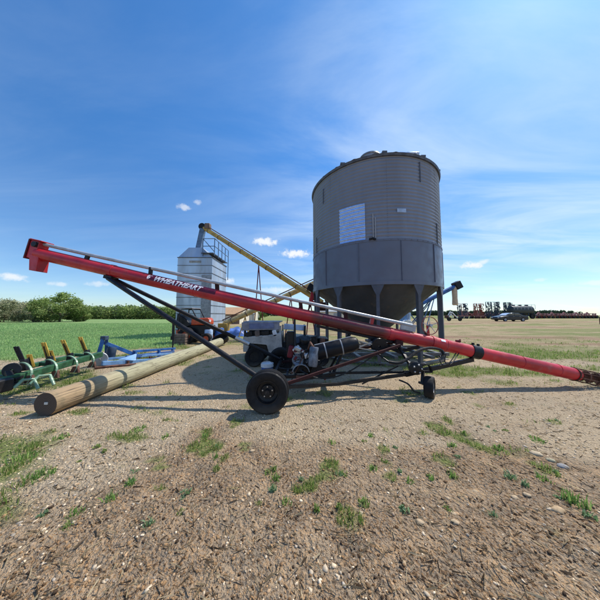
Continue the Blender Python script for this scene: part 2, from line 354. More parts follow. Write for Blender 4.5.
def ground_material():
    m = bpy.data.materials.new('gravel yard and field'); t = nt(m); L = t.links
    out = N(t, 'ShaderNodeOutputMaterial'); b = N(t, 'ShaderNodeBsdfPrincipled'); L.new(b.outputs[0], out.inputs[0])
    p = N(t, 'ShaderNodeNewGeometry').outputs['Position']
    A = {k: N(t, 'ShaderNodeAttribute', attribute_name=k).outputs['Fac'] for k in ('grass', 'crop', 'yard', 'soil')}
    big = tex(t, 'ShaderNodeTexNoise', p, .55, 5).outputs[0]; mid = tex(t, 'ShaderNodeTexNoise', p, 4.5, 6).outputs[0]
    fine = tex(t, 'ShaderNodeTexNoise', p, 38, 6).outputs[0]; grit = tex(t, 'ShaderNodeTexNoise', p, 160, 3).outputs[0]
    vo = tex(t, 'ShaderNodeTexVoronoi', p, 30); vs = tex(t, 'ShaderNodeTexVoronoi', p, 75)
    # gravel: each cell a pebble of its own tone
    peb = mixc(t, vo.outputs['Color'], (.22, .165, .115), (.50, .40, .29)); sep = N(t, 'ShaderNodeSeparateColor'); L.new(vo.outputs['Color'], sep.inputs[0])
    peb = mixc(t, sep.outputs[0], (.34, .25, .155), (.88, .71, .49)); sep2 = N(t, 'ShaderNodeSeparateColor'); L.new(vs.outputs['Color'], sep2.inputs[0])
    sml = mixc(t, sep2.outputs[0], (.33, .24, .145), (.86, .68, .455))
    gravel = mixc(t, ramp(t, fine, .42, .58), peb, sml)
    gravel = mixc(t, ramp(t, vo.outputs['Distance'], .30, .62, 0, .45), gravel, (.17, .125, .085))
    gravel = mixc(t, ramp(t, big, .35, .7, 0, .5), gravel, (.66, .50, .31))
    soil = mixc(t, ramp(t, fine, .3, .7), (.085, .047, .026), (.52, .325, .17)); soil = mixc(t, ramp(t, mid, .48, .66, 0, .75), soil, (.62, .40, .215)); soil = mixc(t, ramp(t, mid, .44, .32, 0, .7), soil, (.075, .05, .032))
    soil = mixc(t, ramp(t, sep2.outputs[1], .80, .86, 0, .6), soil, (.40, .32, .23))
    dry = mixc(t, ramp(t, fine, .3, .7), (.27, .20, .115), (.64, .485, .285)); dry = mixc(t, ramp(t, mid, .4, .7, 0, .6), dry, (.45, .37, .21))
    st = N(t, 'ShaderNodeMapping'); L.new(p, st.inputs[0]); st.inputs['Scale'].default_value = (.06, .35, 1)
    band = tex(t, 'ShaderNodeTexNoise', st.outputs[0], 1.0, 5).outputs[0]
    dry = mixc(t, ramp(t, band, .49, .60, 0, .75), dry, (.33, .19, .125)); dry = mixc(t, ramp(t, band, .38, .49, .75, 0), dry, (.24, .26, .09))
    gra = mixc(t, ramp(t, fine, .3, .7), (.095, .14, .03), (.25, .29, .085)); gra = mixc(t, ramp(t, mid, .5, .75, 0, .55), gra, (.36, .32, .15))
    cr = N(t, 'ShaderNodeMapping'); L.new(p, cr.inputs[0]); cr.inputs['Scale'].default_value = (1.0, .25, 1); cr.inputs['Rotation'].default_value = (0, 0, .25)
    rows = tex(t, 'ShaderNodeTexNoise', cr.outputs[0], 1.6, 6).outputs[0]
    crop = mixc(t, ramp(t, fine, .3, .7), (.16, .25, .085), (.28, .40, .145)); crop = mixc(t, ramp(t, rows, .35, .65, .0, .6), crop, (.31, .42, .17)); crop = mixc(t, ramp(t, big, .40, .66, 0, .45), crop, (.17, .30, .10))
    c = mixc(t, A['soil'], gravel, soil); c = mixc(t, A['yard'], c, dry)
    c = mixc(t, math_(t, 'MULTIPLY', A['grass'], ramp(t, mid, .25, .6, .45, 1)), c, gra); c = mixc(t, A['crop'], c, crop)
    L.new(c, b.inputs['Base Color']); b.inputs['Roughness'].default_value = .95; b.inputs['Specular IOR Level'].default_value = .15
    hgt = math_(t, 'ADD', math_(t, 'MULTIPLY', vo.outputs['Distance'], -1.0), math_(t, 'ADD', math_(t, 'MULTIPLY', fine, 1.5), math_(t, 'MULTIPLY', grit, .5)))
    bp = N(t, 'ShaderNodeBump'); bp.inputs['Strength'].default_value = .9; bp.inputs['Distance'].default_value = .034
    L.new(hgt, bp.inputs['Height']); L.new(bp.outputs[0], b.inputs['Normal'])
    return m
ground = np_mesh('ground', np.c_[X, Y, Z], q.ravel(), np.full(len(q), 4), ground_material(), smooth=True)
for k, a in zip(('grass', 'crop', 'yard', 'soil'), zones(X, Y)):
    ground.data.attributes.new(k, 'FLOAT', 'POINT').data.foreach_set('value', a.astype(np.float32))
tag(ground, kind='structure')

# ------------------------------------------------------------------ loose cover: pebbles, clods, straw, blades
ICO = bmesh.new(); bmesh.ops.create_icosphere(ICO, subdivisions=1, radius=1)
ico_v = np.array([v.co[:] for v in ICO.verts]); ico_f = np.array([[v.index for v in f.verts] for f in ICO.faces]); ICO.free()
ICO2 = bmesh.new(); bmesh.ops.create_icosphere(ICO2, subdivisions=2, radius=1)
ico2_v = np.array([v.co[:] for v in ICO2.verts]); ico2_f = np.array([[v.index for v in f.verts] for f in ICO2.faces]); ICO2.free()
def fan(n, y0, y1, spread=1.65, pw=1.0):     # random ground points, thinning with distance
    y = y0 * (y1 / y0) ** (rng.random(n) ** pw); x = (rng.random(n) * 2 - 1) * (spread * y + .5); return x, y
def scatter_stones(name, x, y, size, cols, flat=(.28, .6), sink=.1, sv=ico_v, sf=ico_f, jit=.34):
    n = len(x); k = len(sv)
    P = sv[None] * (1 + (rng.random((n, k, 1)) - .5) * 2 * jit)
    P = P * np.stack((size * rng.uniform(.7, 1.3, n), size * rng.uniform(.6, 1.0, n), size * rng.uniform(*flat, n)), -1)[:, None]
    a = rng.random(n) * 2 * PI; ca, sa = np.cos(a)[:, None], np.sin(a)[:, None]
    px, py = P[..., 0] * ca - P[..., 1] * sa, P[..., 0] * sa + P[..., 1] * ca
    tl = (rng.random(n) - .5)[:, None] * .7; pz = P[..., 2] + px * tl
    W = np.stack((px + x[:, None], py + y[:, None], pz + (height(x, y) + size * sink * .5)[:, None]), -1)
    f = (sf[None] + (np.arange(n) * k)[:, None, None]).reshape(-1)
    tone = np.repeat(cols, k, 0)
    return np_mesh(name, W.reshape(-1, 3), f, np.full(n * len(sf), 3), M['stone'], tone, True)
def palette(n, cols, j=.25):
    c = np.array(cols)[rng.integers(0, len(cols), n)]; return c * (1 + (rng.random((n, 1)) - .5) * 2 * j)
x, y = fan(46000, 1.15, 9.0)
gz, cz, yz, sz = zones(x, y); keep = (rng.random(len(x)) < (.9 - .80 * sz - .4 * gz)) & (cz < .3); x, y = x[keep], y[keep]
size = (rng.lognormal(math.log(.0064), .48, len(x)) * (1 + .07 * y)).clip(.003, .021)
o = scatter_stones('gravel', x, y, size, palette(len(x), [(.62, .48, .32), (.70, .56, .39), (.42, .31, .19), (.46, .335, .21), (.30, .22, .15), (.56, .45, .32), (.40, .34, .27), (.46, .30, .17)]))
tag(o, 'loose tan gravel scattered over the bare yard', 'gravel', kind='stuff')
x, y = fan(30000, 1.15, 5.2)
gz, cz, yz, sz = zones(x, y); keep = rng.random(len(x)) < sz * .7 + .05; x, y = x[keep], y[keep]
size = rng.lognormal(math.log(.0050), .5, len(x)).clip(.0025, .016)
o = scatter_stones('dirt', x, y, size, palette(len(x), [(.24, .14, .07), (.30, .18, .09), (.14, .085, .045), (.36, .22, .11), (.075, .048, .03)], .3), flat=(.5, .9), jit=.30)
tag(o, 'crumbled dark brown soil clods in the foreground', 'soil', kind='stuff')

def blades(x, y, h, w, cols, lean=.5, z=None):
    """five-point bent blades; returns verts, faces, totals, tones"""
    n = len(x); a = rng.random(n) * 2 * PI; l = rng.random(n) * lean * h; z = height(x, y) - .004 if z is None else z
    dx, dy = np.cos(a), np.sin(a); b = rng.random(n) * 2 * PI; sx, sy = np.cos(b) * w / 2, np.sin(b) * w / 2
    P = np.zeros((n, 5, 3))
    for k, (s, t, e) in enumerate(((1, 0, 0), (-1, 0, 0), (-.75, .6, .35), (.75, .6, .35), (0, 1, 1))):
        P[:, k, 0] = x + sx * s + dx * l * e; P[:, k, 1] = y + sy * s + dy * l * e; P[:, k, 2] = z + h * t * (1 - .25 * e * (l / np.maximum(h, 1e-6)))
    base = (np.arange(n) * 5)[:, None]
    f = np.concatenate((base + np.array([[0, 1, 2, 3]]), base + np.array([[3, 2, 4]])), 1).ravel()
    tot = np.tile([4, 3], n); return P.reshape(-1, 3), f, tot, np.repeat(cols, 5, 0)
x, y = fan(300000, 1.2, 15, 1.6, .8)
gz, cz, yz, sz = zones(x, y); clump = fbm(x, y, 5.0, 2, 77)
keep = (rng.random(len(x)) < gz ** 1.3 * sst(.40, .64, clump) * 1.0) & (cz < .5); x, y = x[keep], y[keep]
h = rng.uniform(.03, .10, len(x)) * (.7 + .6 * sst(3, 8, y)); w = rng.uniform(.004, .009, len(x)) * (1 + .12 * y)
P = blades(x, y, h, w, palette(len(x), [(.19, .29, .06), (.24, .34, .08), (.31, .37, .11), (.16, .24, .055), (.48, .42, .20)]))
o = np_mesh('grass', P[0], P[1], P[2], M['blade'], P[3]); tag(o, 'short rough grass growing in patches over the yard', 'grass', kind='stuff')
# dry straw and stalks
x, y = fan(30000, 1.2, 14, 1.6); gz, cz, yz, sz = zones(x, y); keep = (cz < .4) & (rng.random(len(x)) < .3 + .5 * yz - .05 * sz); x, y = x[keep], y[keep]
n = len(x); a = rng.random(n) * PI; l = rng.uniform(.02, .08, n) * (1 + .05 * y); w = rng.uniform(.0008, .0022, n) * (1 + .16 * y); z = height(x, y) + rng.uniform(.004, .018, n)
ca, sa = np.cos(a), np.sin(a); P = np.zeros((n, 4, 3))
for k, (s, t) in enumerate(((-1, -1), (1, -1), (1, 1), (-1, 1))):
    P[:, k] = np.stack((x + ca * l * t / 2 - sa * w * s, y + sa * l * t / 2 + ca * w * s, z + t * rng.uniform(-.008, .01, n)), -1)
o = np_mesh('straw_litter', P.reshape(-1, 3), np.arange(4 * n), np.full(n, 4), M['blade'], np.repeat(palette(n, [(.44, .35, .21), (.56, .46, .29), (.30, .22, .13), (.14, .10, .065)]), 4, 0))
tag(o, 'dry straw and dead stalks littering the bare ground', 'straw', kind='stuff')
# young crop, the near rows as blades
n = 90000; y = 8 + 34 * rng.random(n) ** 1.6; x = -.5 * y - (1.1 * y) * rng.random(n); gz, cz, _, _ = zones(x, y)
keep = cz > rng.random(n); x, y = x[keep], y[keep]; h = rng.uniform(.06, .16, len(x)); w = .006 + .0016 * y
P = blades(x, y, h, w * rng.uniform(.7, 1.3, len(x)), palette(len(x), [(.28, .44, .15), (.33, .50, .19), (.40, .56, .22), (.46, .58, .26)]) * (.75 + .5 * fbm(x, y, .12, 3, 71))[:, None], .6)
o = np_mesh('crop_grass', P[0], P[1], P[2], M['blade'], P[3]); tag(o, 'even young green crop filling the field on the left', 'crop', kind='stuff')

# weeds one can count in the foreground
def weed(px, py, r, n, hh, label, group=None, cols=None, wide=.012):
    c = gr(px, py); a = rng.random(n) * 2 * PI; d = r * rng.random(n) ** .7
    x = c.x + np.cos(a) * d; y = c.y + np.sin(a) * d
    P = blades(x, y, rng.uniform(.25, 1.1, n) ** 1.3 * hh, rng.uniform(.5, 1.2, n) * wide, palette(n, cols or [(.19, .34, .075), (.25, .40, .10), (.15, .28, .07), (.32, .43, .13)]), .9)
    z0 = hz(c.x, c.y); P = (P[0] - np.array([c.x, c.y, z0]), *P[1:])
    o = np_mesh('weed_clump', P[0], P[1], P[2], M['blade'], P[3]); o.location = (c.x, c.y, z0); tag(o, label, 'weed', group)
WG = 'weeds in the foreground soil'; WL = 'small green weed clump growing alone in the bare foreground soil'
weed(22, 460, .13, 160, .075, 'broad spread of green weeds at the far left of the foreground', WG)
weed(38, 478, .12, 130, .07, 'thick grassy weed patch low on the left of the foreground', WG)
weed(62, 438, .08, 80, .07, 'grassy tuft in front of the sawn pole end', WG)
weed(138, 430, .11, 110, .06, 'long flat grass tuft between the pole and the wheel', WG)
weed(575, 503, .08, 90, .11, 'tall bushy weed in the right corner of the foreground', WG)
weed(538, 441, .09, 90, .05, 'wide low grass tuft beside the row of pale stones', WG)
pale = [(.26, .38, .20), (.32, .43, .24), (.20, .31, .13)]
weed(185, 497, .05, 26, .05, 'pale leafy weed with broad rosette leaves left of the foreground centre', WG, pale, .03)
weed(405, 510, .045, 24, .045, 'pale leafy rosette weed at the bottom right of centre', WG, pale, .03)
extra = [(int(rng.uniform(20, 590)), int(rng.uniform(418, 530)), rng.uniform(.02, .05), int(rng.uniform(40, 64))) for _ in range(40)]
for px, py, r, n in extra: weed(px, py, r, n, rng.uniform(.025, .06), WL, WG, pale if rng.random() < .35 else [(.24, .36, .09), (.30, .38, .12), (.20, .30, .08), (.40, .38, .17)], rng.uniform(.008, .02))
for px, py, r, n in ((165, 438, .05, 40), (130, 485, .05, 36), (205, 438, .04, 34), (275, 480, .05, 44), (287, 503, .05, 36), (371, 437, .045, 44), (372, 470, .05, 44), (452, 476, .05, 56),
                     (452, 447, .05, 50), (430, 480, .04, 28), (498, 450, .06, 50), (410, 483, .035, 26), (332, 444, .05, 36), (465, 434, .05, 40), (75, 515, .06, 50), (110, 500, .05, 40), (215, 460, .04, 28), (545, 480, .06, 44)):
    weed(px, py, r, n, .06, WL, WG)
# single stones one can count
def rock(px, py, wpx, label, col, group):
    c = gr(px, py); s = wpx / F * c.y / 2
    k = len(ico2_v); P = ico2_v * (1 + .42 * np.array([[noise.noise(V(v) * 1.5 + V((px, py, 0)))] for v in ico2_v])) * np.array([s, s * .75, s * .42])
    a = rng.random() * .8 - .4; R = np.array([[math.cos(a), -math.sin(a), 0], [math.sin(a), math.cos(a), 0], [0, 0, 1]]); P = P @ R.T
    o = np_mesh('field_stone', P, ico2_f.ravel(), np.full(len(ico2_f), 3), M['stone'], np.tile(np.array(col), (k, 1)), True)
    o.location = (c.x, c.y, hz(c.x, c.y) + s * .04); tag(o, label, 'stone', group)
RG = 'pale stones in the foreground soil'; RL = 'small pale tan stone half buried in the foreground soil'
rock(563, 467, 10, 'grey rounded stone, largest of the row of stones on the right', (.30, .29, .28), RG)
rock(536, 455, 10, 'long pale cream stone at the left end of the stone row', (.46, .37, .25), RG)
rock(551, 461, 8, 'greenish tan stone in the middle of the stone row', (.40, .36, .24), RG)
rock(558, 511, 12, 'flat orange tan stone beside the tall bushy weed', (.48, .34, .20), RG)
for px, py, w in ((515, 497, 8), (527, 496, 8), (453, 513, 7), (420, 522, 9), (455, 523, 9), (448, 498, 6), (330, 505, 6), (252, 452, 6), (60, 470, 5), (290, 452, 5), (350, 460, 5), (475, 490, 6), (395, 458, 5)):
    rock(px, py, w * .85, RL, (.44, .33, .21), RG)

# ------------------------------------------------------------------ the red grain auger
YA = 5.07
ax_px = [(44, 255), (90, 265.6), (150, 280.0), (220, 296.3), (304, 315.3), (368, 329.3), (426, 341.2), (500, 357.4), (578, 375)]
ax_pt = [at(a, b, YA) for a, b in ax_px]
def on_axis(px):
    for (a, p), (b, q_) in zip(zip([c[0] for c in ax_px], ax_pt), zip([c[0] for c in ax_px[1:]], ax_pt[1:])):
        if px <= b: return p.lerp(q_, (px - a) / (b - a))
    return ax_pt[-1]
A0, A1 = ax_pt[0], ax_pt[-1]; ad = (A1 - A0).normalized(); an = V((-ad.z, 0, ad.x))      # axis and its upward normal
RT = .137
wheelX = (268.5 - 300) / F * 3.76
auger = thing('grain_auger', (wheelX, YA, 0), 'long red grain auger on black wheels with engine, reaching across the yard', 'grain auger')
i_joint = 6
def paint_shade(base):  # middle stretch of the tube darkened: shade painted into the red colour
    m = base.copy(); m.name = 'red paint with painted shade'; t = m.node_tree; b = next(n for n in t.nodes if n.type == 'BSDF_PRINCIPLED'); src = b.inputs['Base Color'].links[0].from_socket
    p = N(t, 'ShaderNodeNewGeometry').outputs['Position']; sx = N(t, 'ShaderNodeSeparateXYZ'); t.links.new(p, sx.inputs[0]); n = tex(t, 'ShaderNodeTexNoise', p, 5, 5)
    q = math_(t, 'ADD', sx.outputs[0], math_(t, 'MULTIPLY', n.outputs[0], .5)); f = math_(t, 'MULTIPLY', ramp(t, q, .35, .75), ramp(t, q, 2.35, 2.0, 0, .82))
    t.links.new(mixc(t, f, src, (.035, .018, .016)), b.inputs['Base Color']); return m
M['redshade'] = paint_shade(M['red'])
tube = MB().path([on_axis(p) for p in (39, 70, 113, 150, 185, 220, 262, 304, 336, 368, 398, 432)], RT, 28).build('tube', M['redshade'], auger)
MB().path([on_axis(p) for p in (432, 445, 475, 520, 560, 576)], RT * .985, 28).build('lower_tube', M['redlow'], auger)
for p, r, w, mm in ((113, 1.06, .05, 'red'), (432, 1.10, .035, 'redlow'), (446, 1.035, .03, 'redlow'), (390, 1.05, .04, 'red')):
    c = on_axis(p); MB().lathe([(RT * .9, -w), (RT * r, -w), (RT * r, w), (RT * .9, w)], c, ad, 28).build('collar', M[mm], auger, .004)
for p in (196, 262, 322, 520, 556): MB().lathe([(RT * .97, -.006), (RT + .006, 0), (RT * .97, .006)], on_axis(p), ad, 28).build('weld_seam', M['red' if p < 432 else 'redlow'], auger)
c = on_axis(474.5); cb = MB().lathe([(RT * .9, -.10), (RT * 1.10, -.10), (RT * 1.10, .10), (RT * .9, .10)], c, ad, 28).build('clamp_band', M['black'], auger, .004)
for s in (-.06, .06): MB().box(c + ad * s + an * (RT * 1.15), (.03, .05, .07)).build('clamp_bolt', M['black'], cb)
k = MB().box(on_axis(457) + an * (RT + .02), (.10, .05, .05)); k.tube(on_axis(457) + an * (RT + .03), on_axis(459) + an * (RT + .07), .012); k.build('latch', M['maroon'], auger, .004)
# decals wrapped on the tube
def wrap(px, s, phi, r=RT + .0025):
    e = on_axis(px) + ad * s; return e + V((0, -1, 0)) * (math.cos(phi) * r) + an * (math.sin(phi) * r)
def wrap_patch(name, p0, s0, s1, f0, f1, m, parent, r, slant=0):
    b = MB(); nu, nv = 16, 8; k = []
    for j in range(nv + 1):
        for i_ in range(nu + 1):
            f = f0 + (f1 - f0) * j / nv; s = s0 + (s1 - s0) * i_ / nu + slant * (f - f0); k.append(wrap(p0, s, f, r))
    b.add(k, [(j * (nu + 1) + i_, j * (nu + 1) + i_ + 1, (j + 1) * (nu + 1) + i_ + 1, (j + 1) * (nu + 1) + i_) for j in range(nv) for i_ in range(nu)])
    return b.build(name, m, parent)
wrap_patch('decal', 153, -.02, 1.52, -.02, .95, M['decal'], tube, RT + .002)
wrap_patch('decal', 322, 0, 1.05, .35, 1.15, M['decal'], tube, RT + .002)
wrap_patch('sticker', 439, -.03, .07, .55, .95, M['white'], tube, RT + .003)
def lettering(text, px, s0, phi0, size, m, parent, shear=.35):
    cu = bpy.data.curves.new('lettering', 'FONT'); cu.body = text; cu.size = size; cu.shear = shear; cu.offset = size * .040; cu.resolution_u = 3; cu.space_character = 1.04
    ob = bpy.data.objects.new('tmp', cu); C.objects.link(ob); dg = bpy.context.evaluated_depsgraph_get(); dg.update()
    me = bpy.data.meshes.new_from_object(ob.evaluated_get(dg)); bpy.data.objects.remove(ob)
    bm = bmesh.new(); bm.from_mesh(me); bmesh.ops.triangulate(bm, faces=bm.faces); bmesh.ops.subdivide_edges(bm, edges=[e for e in bm.edges if e.calc_length() > size * .3], cuts=2); 
    org = origin_of(parent); wdt = max(v.co.x for v in bm.verts)
    for v in bm.verts: v.co = wrap(px, s0 + v.co.x, phi0 + v.co.y / RT, RT + .0045) - org
    me2 = bpy.data.meshes.new('lettering'); bm.to_mesh(me2); bm.free(); me2.materials.append(m)
    o = bpy.data.objects.new('lettering', me2); C.objects.link(o); o.parent = parent; return wdt
w_ = lettering('WHEATHEART', 155.5, .02, .06, .160, M['white'], tube)
# little heart-shaped grain emblem before the word
for sg in (-1, 1):
    b = MB(); k = []
    for u_, v_ in ((.006, -.062), (.04, -.02), (.062, .03), (.042, .065), (.012, .045), (.007, 0)): k.append(wrap(152.2, -.005 + sg * u_ * .85 + v_ * .3, .50 + v_ / RT, RT + .0045))
    b.add(k, [tuple(range(len(k)))]); b.build('emblem', M['white'], tube)
# head with gearbox housing and down spout
B3 = Matrix((ad, V((0, 1, 0)), an)).transposed()
hc = on_axis(44) + ad * -.16 + an * .07
MB().box(hc, (.20, .22, .42), B3).build('head_housing', M['red'], auger, .012)
MB().box(hc + ad * -.115 + an * -.01, (.03, .27, .46), B3).build('end_plate', M['maroon'], auger, .006)
MB().box(hc + an * .222 + ad * .03, (.27, .27, .025), B3).build('housing_lid', M['redlow'], auger, .006)
k = MB().box(hc + ad * .03 + V((0, -.12, 0)) + an * .12, (.12, .03, .12), B3); k.lathe([(.001, .02), (.06, .02), (.06, -.02), (.001, -.02)], hc + ad * .04 + V((0, -.14, 0)) + an * .12, (0, 1, 0), 16); k.build('gear_cover', M['black'], auger, .006)
sp0, sp1 = at(35, 257, YA), at(43, 257, YA); zb = at(38, 271, YA).z
k = MB(); hw = .115
P = [V((sp0.x + .02, YA - hw, zb)), V((sp1.x, YA - hw, zb - .03)), V((sp1.x, YA + hw, zb - .03)), V((sp0.x + .02, YA + hw, zb)), V((sp0.x, YA - hw, sp0.z + .05)), V((sp1.x + .03, YA - hw, sp0.z - .02)), V((sp1.x + .03, YA + hw, sp0.z - .02)), V((sp0.x, YA + hw, sp0.z + .05))]
k.hexa(P).build('discharge_spout', M['red'], auger, .008)
# drive shaft pipe above the tube
pp = [at(40, 243.5, YA), at(90, 255.0, YA), at(180, 274.6, YA), at(300, 301.2, YA), at(412, 325.6, YA)]
MB().path(pp, .040, 14).build('drive_shaft_pipe', M['pipe'], auger)
def pipe_at(px):
    for a, b in zip(pp, pp[1:]):
        pa, pb = 300 + a.x / YA * F, 300 + b.x / YA * F
        if px <= pb: return a.lerp(b, (px - pa) / (pb - pa))
    return pp[-1]
for px in (85, 149, 216, 300, 345):
    a, b = on_axis(px) + an * RT * .9, pipe_at(px); MB().beam(a, b + an * .02, .05, .085).build('pipe_bracket', M['black' if px < 200 else 'reddark'], auger, .004)
for px in (298, 307): MB().beam(on_axis(px) + an * RT * .9, pipe_at(px + 4), .03, .035).build('brace', M['reddark'], auger)
MB().box(pipe_at(408) - an * .05, (.34, .05, .16), B3).build('pipe_end_plate', M['pipe'], auger, .006)
MB().box(on_axis(370) + an * (RT + .05) , (.07, .10, .17), B3).build('lift_lug', M['red'], auger, .006)
# hand wheel
hw_c = at(430, 325.5, YA - .10); hx = V((.12, -1, .1)).normalized()
hwheel = MB().lathe([(.195 + .010 * math.cos(a), .010 * math.sin(a)) for a in [2 * PI * i_ / 8 for i_ in range(8)]], hw_c, hx, 36, True).build('hand_wheel', M['cultred'], auger)
k = MB(); _, s_, u_ = frame(hx)
for a in range(5):
    e = s_ * math.cos(a * 2 * PI / 5 + .3) + u_ * math.sin(a * 2 * PI / 5 + .3); k.tube(hw_c, hw_c + e * .19, .007, n=6)
k.tube(hw_c - hx * .05, hw_c + hx * .05, .03); k.build('spokes', M['steel'], hwheel)
MB().beam(hw_c + V((0, .1, 0)), on_axis(428) + an * .1, .04).build('hand_wheel_post', M['red'], auger)
# wheels
def wheel(name, c, r, w, parent, rimr, axis_=(0, 1, 0), rimmat='hub', tread=True):
    c = V(c); ax = V(axis_).normalized(); hub = MB()
    prof = [(rimr, -w * .36), (rimr + .02, -w * .42), (r * .80, -w * .5), (r * .93, -w * .47), (r * .985, -w * .38), (r, -w * .2), (r, w * .2), (r * .985, w * .38), (r * .93, w * .47), (r * .80, w * .5), (rimr + .02, w * .42), (rimr, w * .36)]
    ty = MB().lathe(prof, c, ax, 48, True)
    if tread:
        for z in (-.27, -.09, .09, .27): ty.lathe([(r * .98, w * (z - .055)), (r + .006, w * (z - .05)), (r + .006, w * (z + .05)), (r * .98, w * (z + .055))], c, ax, 72)
    wr = MB().lathe([(rimr, w * .38), (rimr, -w * .38), (rimr * .94, -w * .38), (rimr * .86, -w * .1), (rimr * .62, -w * .04), (rimr * .55, -w * .14), (rimr * .35, -w * .16), (.001, -w * .16)], c, ax, 40)
    o = wr.build('wheel', M[rimmat], parent); ty.build('tyre', M['rubber'], o)
    k = MB(); _, s, u = frame(ax)
    k.lathe([(.001, -w * .42), (rimr * .22, -w * .42), (rimr * .26, -w * .15)], c, ax, 20)
    for j in range(5):
        a = 2 * PI * j / 5 + .3; e = s * math.cos(a) + u * math.sin(a); MB().tube(c + e * rimr * .44 - ax * w * .10, c + e * rimr * .44 - ax * w * .24, rimr * .065, n=8).build('wheel_nut', M['steel'], o)
    k.build('hub', M['hub'], o); return o
WR = .342
WN, WF = V((wheelX, 3.78, WR)), V((wheelX, 6.32, WR))
wheel('wheel', WN, WR, .235, auger, .19); wheel('wheel', WF, WR, .235, auger, .19)
axn, axf = WN + V((0, .16, 0)), WF - V((0, .16, 0))
MB().tube(WN, WF, .045).build('axle', M['black'], auger)
arm_top = on_axis(113) - an * (RT + .045)
MB().box(arm_top + an * .02, (.18, .22, .08), B3).build('arm_bracket', M['black'], auger, .008)
a_near, a_far = axn + V((-.02, .02, .06)), axf + V((-.02, -.02, .06))
MB().tube(arm_top + V((0, -.07, 0)), a_near, .050).build('lift_arm', M['blacksheen'], auger)
fa = MB().tube(arm_top + V((.02, .07, 0)), a_far, .046).build('lift_arm', M['blacksheen'], auger)
e0 = arm_top + V((.02, .07, 0)); MB().tube(e0.lerp(a_far, .70), e0.lerp(a_far, .79), .052).build('sleeve', M['steel'], fa)
low_t = on_axis(398) - an * (RT + .06)
for a in (axn, axf):
    MB().beam(a + V((0, 0, -.03)), low_t + V((0, (a.y - YA) * .18, 0)), .045, .055).build('lower_link', M['reddark'], auger, .004)
MB().box(low_t + an * .05, (.16, .30, .10), B3).build('link_bracket', M['reddark'], auger, .008)
MB().beam(on_axis(318) - an * (RT + .035), on_axis(404) - an * (RT + .035), .07, .06).build('lift_track', M['black'], auger, .004)
k = MB().beam(on_axis(372) - an * (RT + .05), on_axis(404) - an * (RT + .22), .05, .09); k.beam(on_axis(404) - an * (RT + .20), on_axis(420) - an * (RT + .02), .04, .06); k.build('track_stay', M['black'], auger)
# engine on its mount
ez = .30; ec = V((.02, YA + .02, 0))
k = MB().beam((-.30, YA - .28, ez), (.75, YA - .28, ez + .02), .05, .07); k.beam((-.30, YA + .28, ez), (.75, YA + .28, ez + .02), .05, .07)
for xx in (-.28, .2, .70): k.beam((xx, YA - .30, ez), (xx, YA + .30, ez), .05, .05)
for yy in (-.25, .25):
    k.beam((-.28, YA + yy, ez), (wheelX, YA + yy, .34), .05, .06); k.beam((.68, YA + yy, ez), on_axis(352) - an * RT, .045, .05); k.beam((-.1, YA + yy, ez), on_axis(296) - an * RT, .04, .05)
k.build('engine_mount', M['black'], auger, .004)
eng = MB().box((.10, YA - .02, ez + .22), (.44, .40, .36)).build('engine', M['black'], auger, .03)
for sx, rot in ((-.06, -.6), (.24, .6)):
    k = MB(); d = V((math.sin(rot), -.25, math.cos(rot))).normalized(); b0 = V((.10 + sx * .6, YA - .14, ez + .36))
    for j in range(7): q0 = b0 + d * (.02 + j * .032); k.lathe([(.001, 0), (.095, 0), (.095, .016), (.001, .016)], q0, d, 16)
    k.tube(b0, b0 + d * .24, .07); k.build('cylinder', M['chrome'], eng)
    MB().box(b0 + d * .27, (.16, .18, .07), Matrix.Rotation(rot, 3, 'Y')).build('valve_cover', M['chrome'], eng, .02)
k = MB().lathe([(.001, -.2), (.085, -.2), (.10, -.17), (.10, .17), (.085, .2), (.001, .2)], (.28, YA - .40, ez + .44), (.12, .1, 1), 20); k.build('muffler', M['muffler'], eng)
MB().path([(.16, YA - .18, ez + .5), (.22, YA - .34, ez + .72), (.28, YA - .40, ez + .63)], .025, 10).build('exhaust_pipe', M['rust'], eng)
MB().lathe([(.001, -.06), (.12, -.06), (.13, -.04), (.13, .04), (.12, .06), (.001, .06)], (.12, YA - .10, ez + .74), (0, -.4, 1), 22).build('air_filter', M['black'], eng)
MB().box((-.20, YA - .12, ez + .50), (.13, .2, .26), Matrix.Rotation(.2, 3, 'Y')).build('fuel_tank', M['maroon'], eng, .03)
MB().box((-.22, YA + .10, ez + .68), (.16, .3, .5)).build('control_panel', M['black'], eng, .01)
k = MB().lathe([(.02, -.035), (.13, -.035), (.11, 0), (.13, .035), (.02, .035)], (.36, YA - .30, ez + .13), (0, 1, 0), 26); k.build('pulley', M['black'], eng)
MB().lathe([(.168, -.06), (.182, -.06), (.182, .06), (.168, .06)], (.02, YA - .34, ez + .10), (0, 1, 0), 20, True, PI * .05, PI * .95).build('belt_cover', M['grey'], eng)
k = MB()
for j in range(16):
    p0 = V((random.uniform(-.2, .55), YA - .3 + random.uniform(0, .1), ez + random.uniform(-.05, .55))); p1 = p0 + V((random.uniform(-.2, .2), random.uniform(-.08, .08), random.uniform(-.12, .12)))
    k.path([p0, p0.lerp(p1, .5) + V((0, -.05, .04)), p1], .009, 6); k.build('wire', M['hose'], eng); k = MB()
k = MB()
for j in range(22): MB().box((random.uniform(-.18, .52), YA - .27 + random.uniform(-.06, .04), ez + random.uniform(-.02, .55)), (random.uniform(.03, .11), .05, random.uniform(.03, .09)), Matrix.Rotation(random.uniform(0, 1.5), 3, 'Y')).build('engine_fitting', M[random.choice(('chrome', 'steel', 'muffler', 'black', 'rust', 'maroon'))], eng, .008)
MB().lathe([(.001, -.05), (.04, -.06), (.06, -.03), (.11, -.05), (.13, -.02), (.13, .03), (.05, .06), (.001, .06)], (-.04, YA - .26, ez + .34), (.1, 1, -.1), 24).build('flywheel_shroud', M['muffler'], eng)
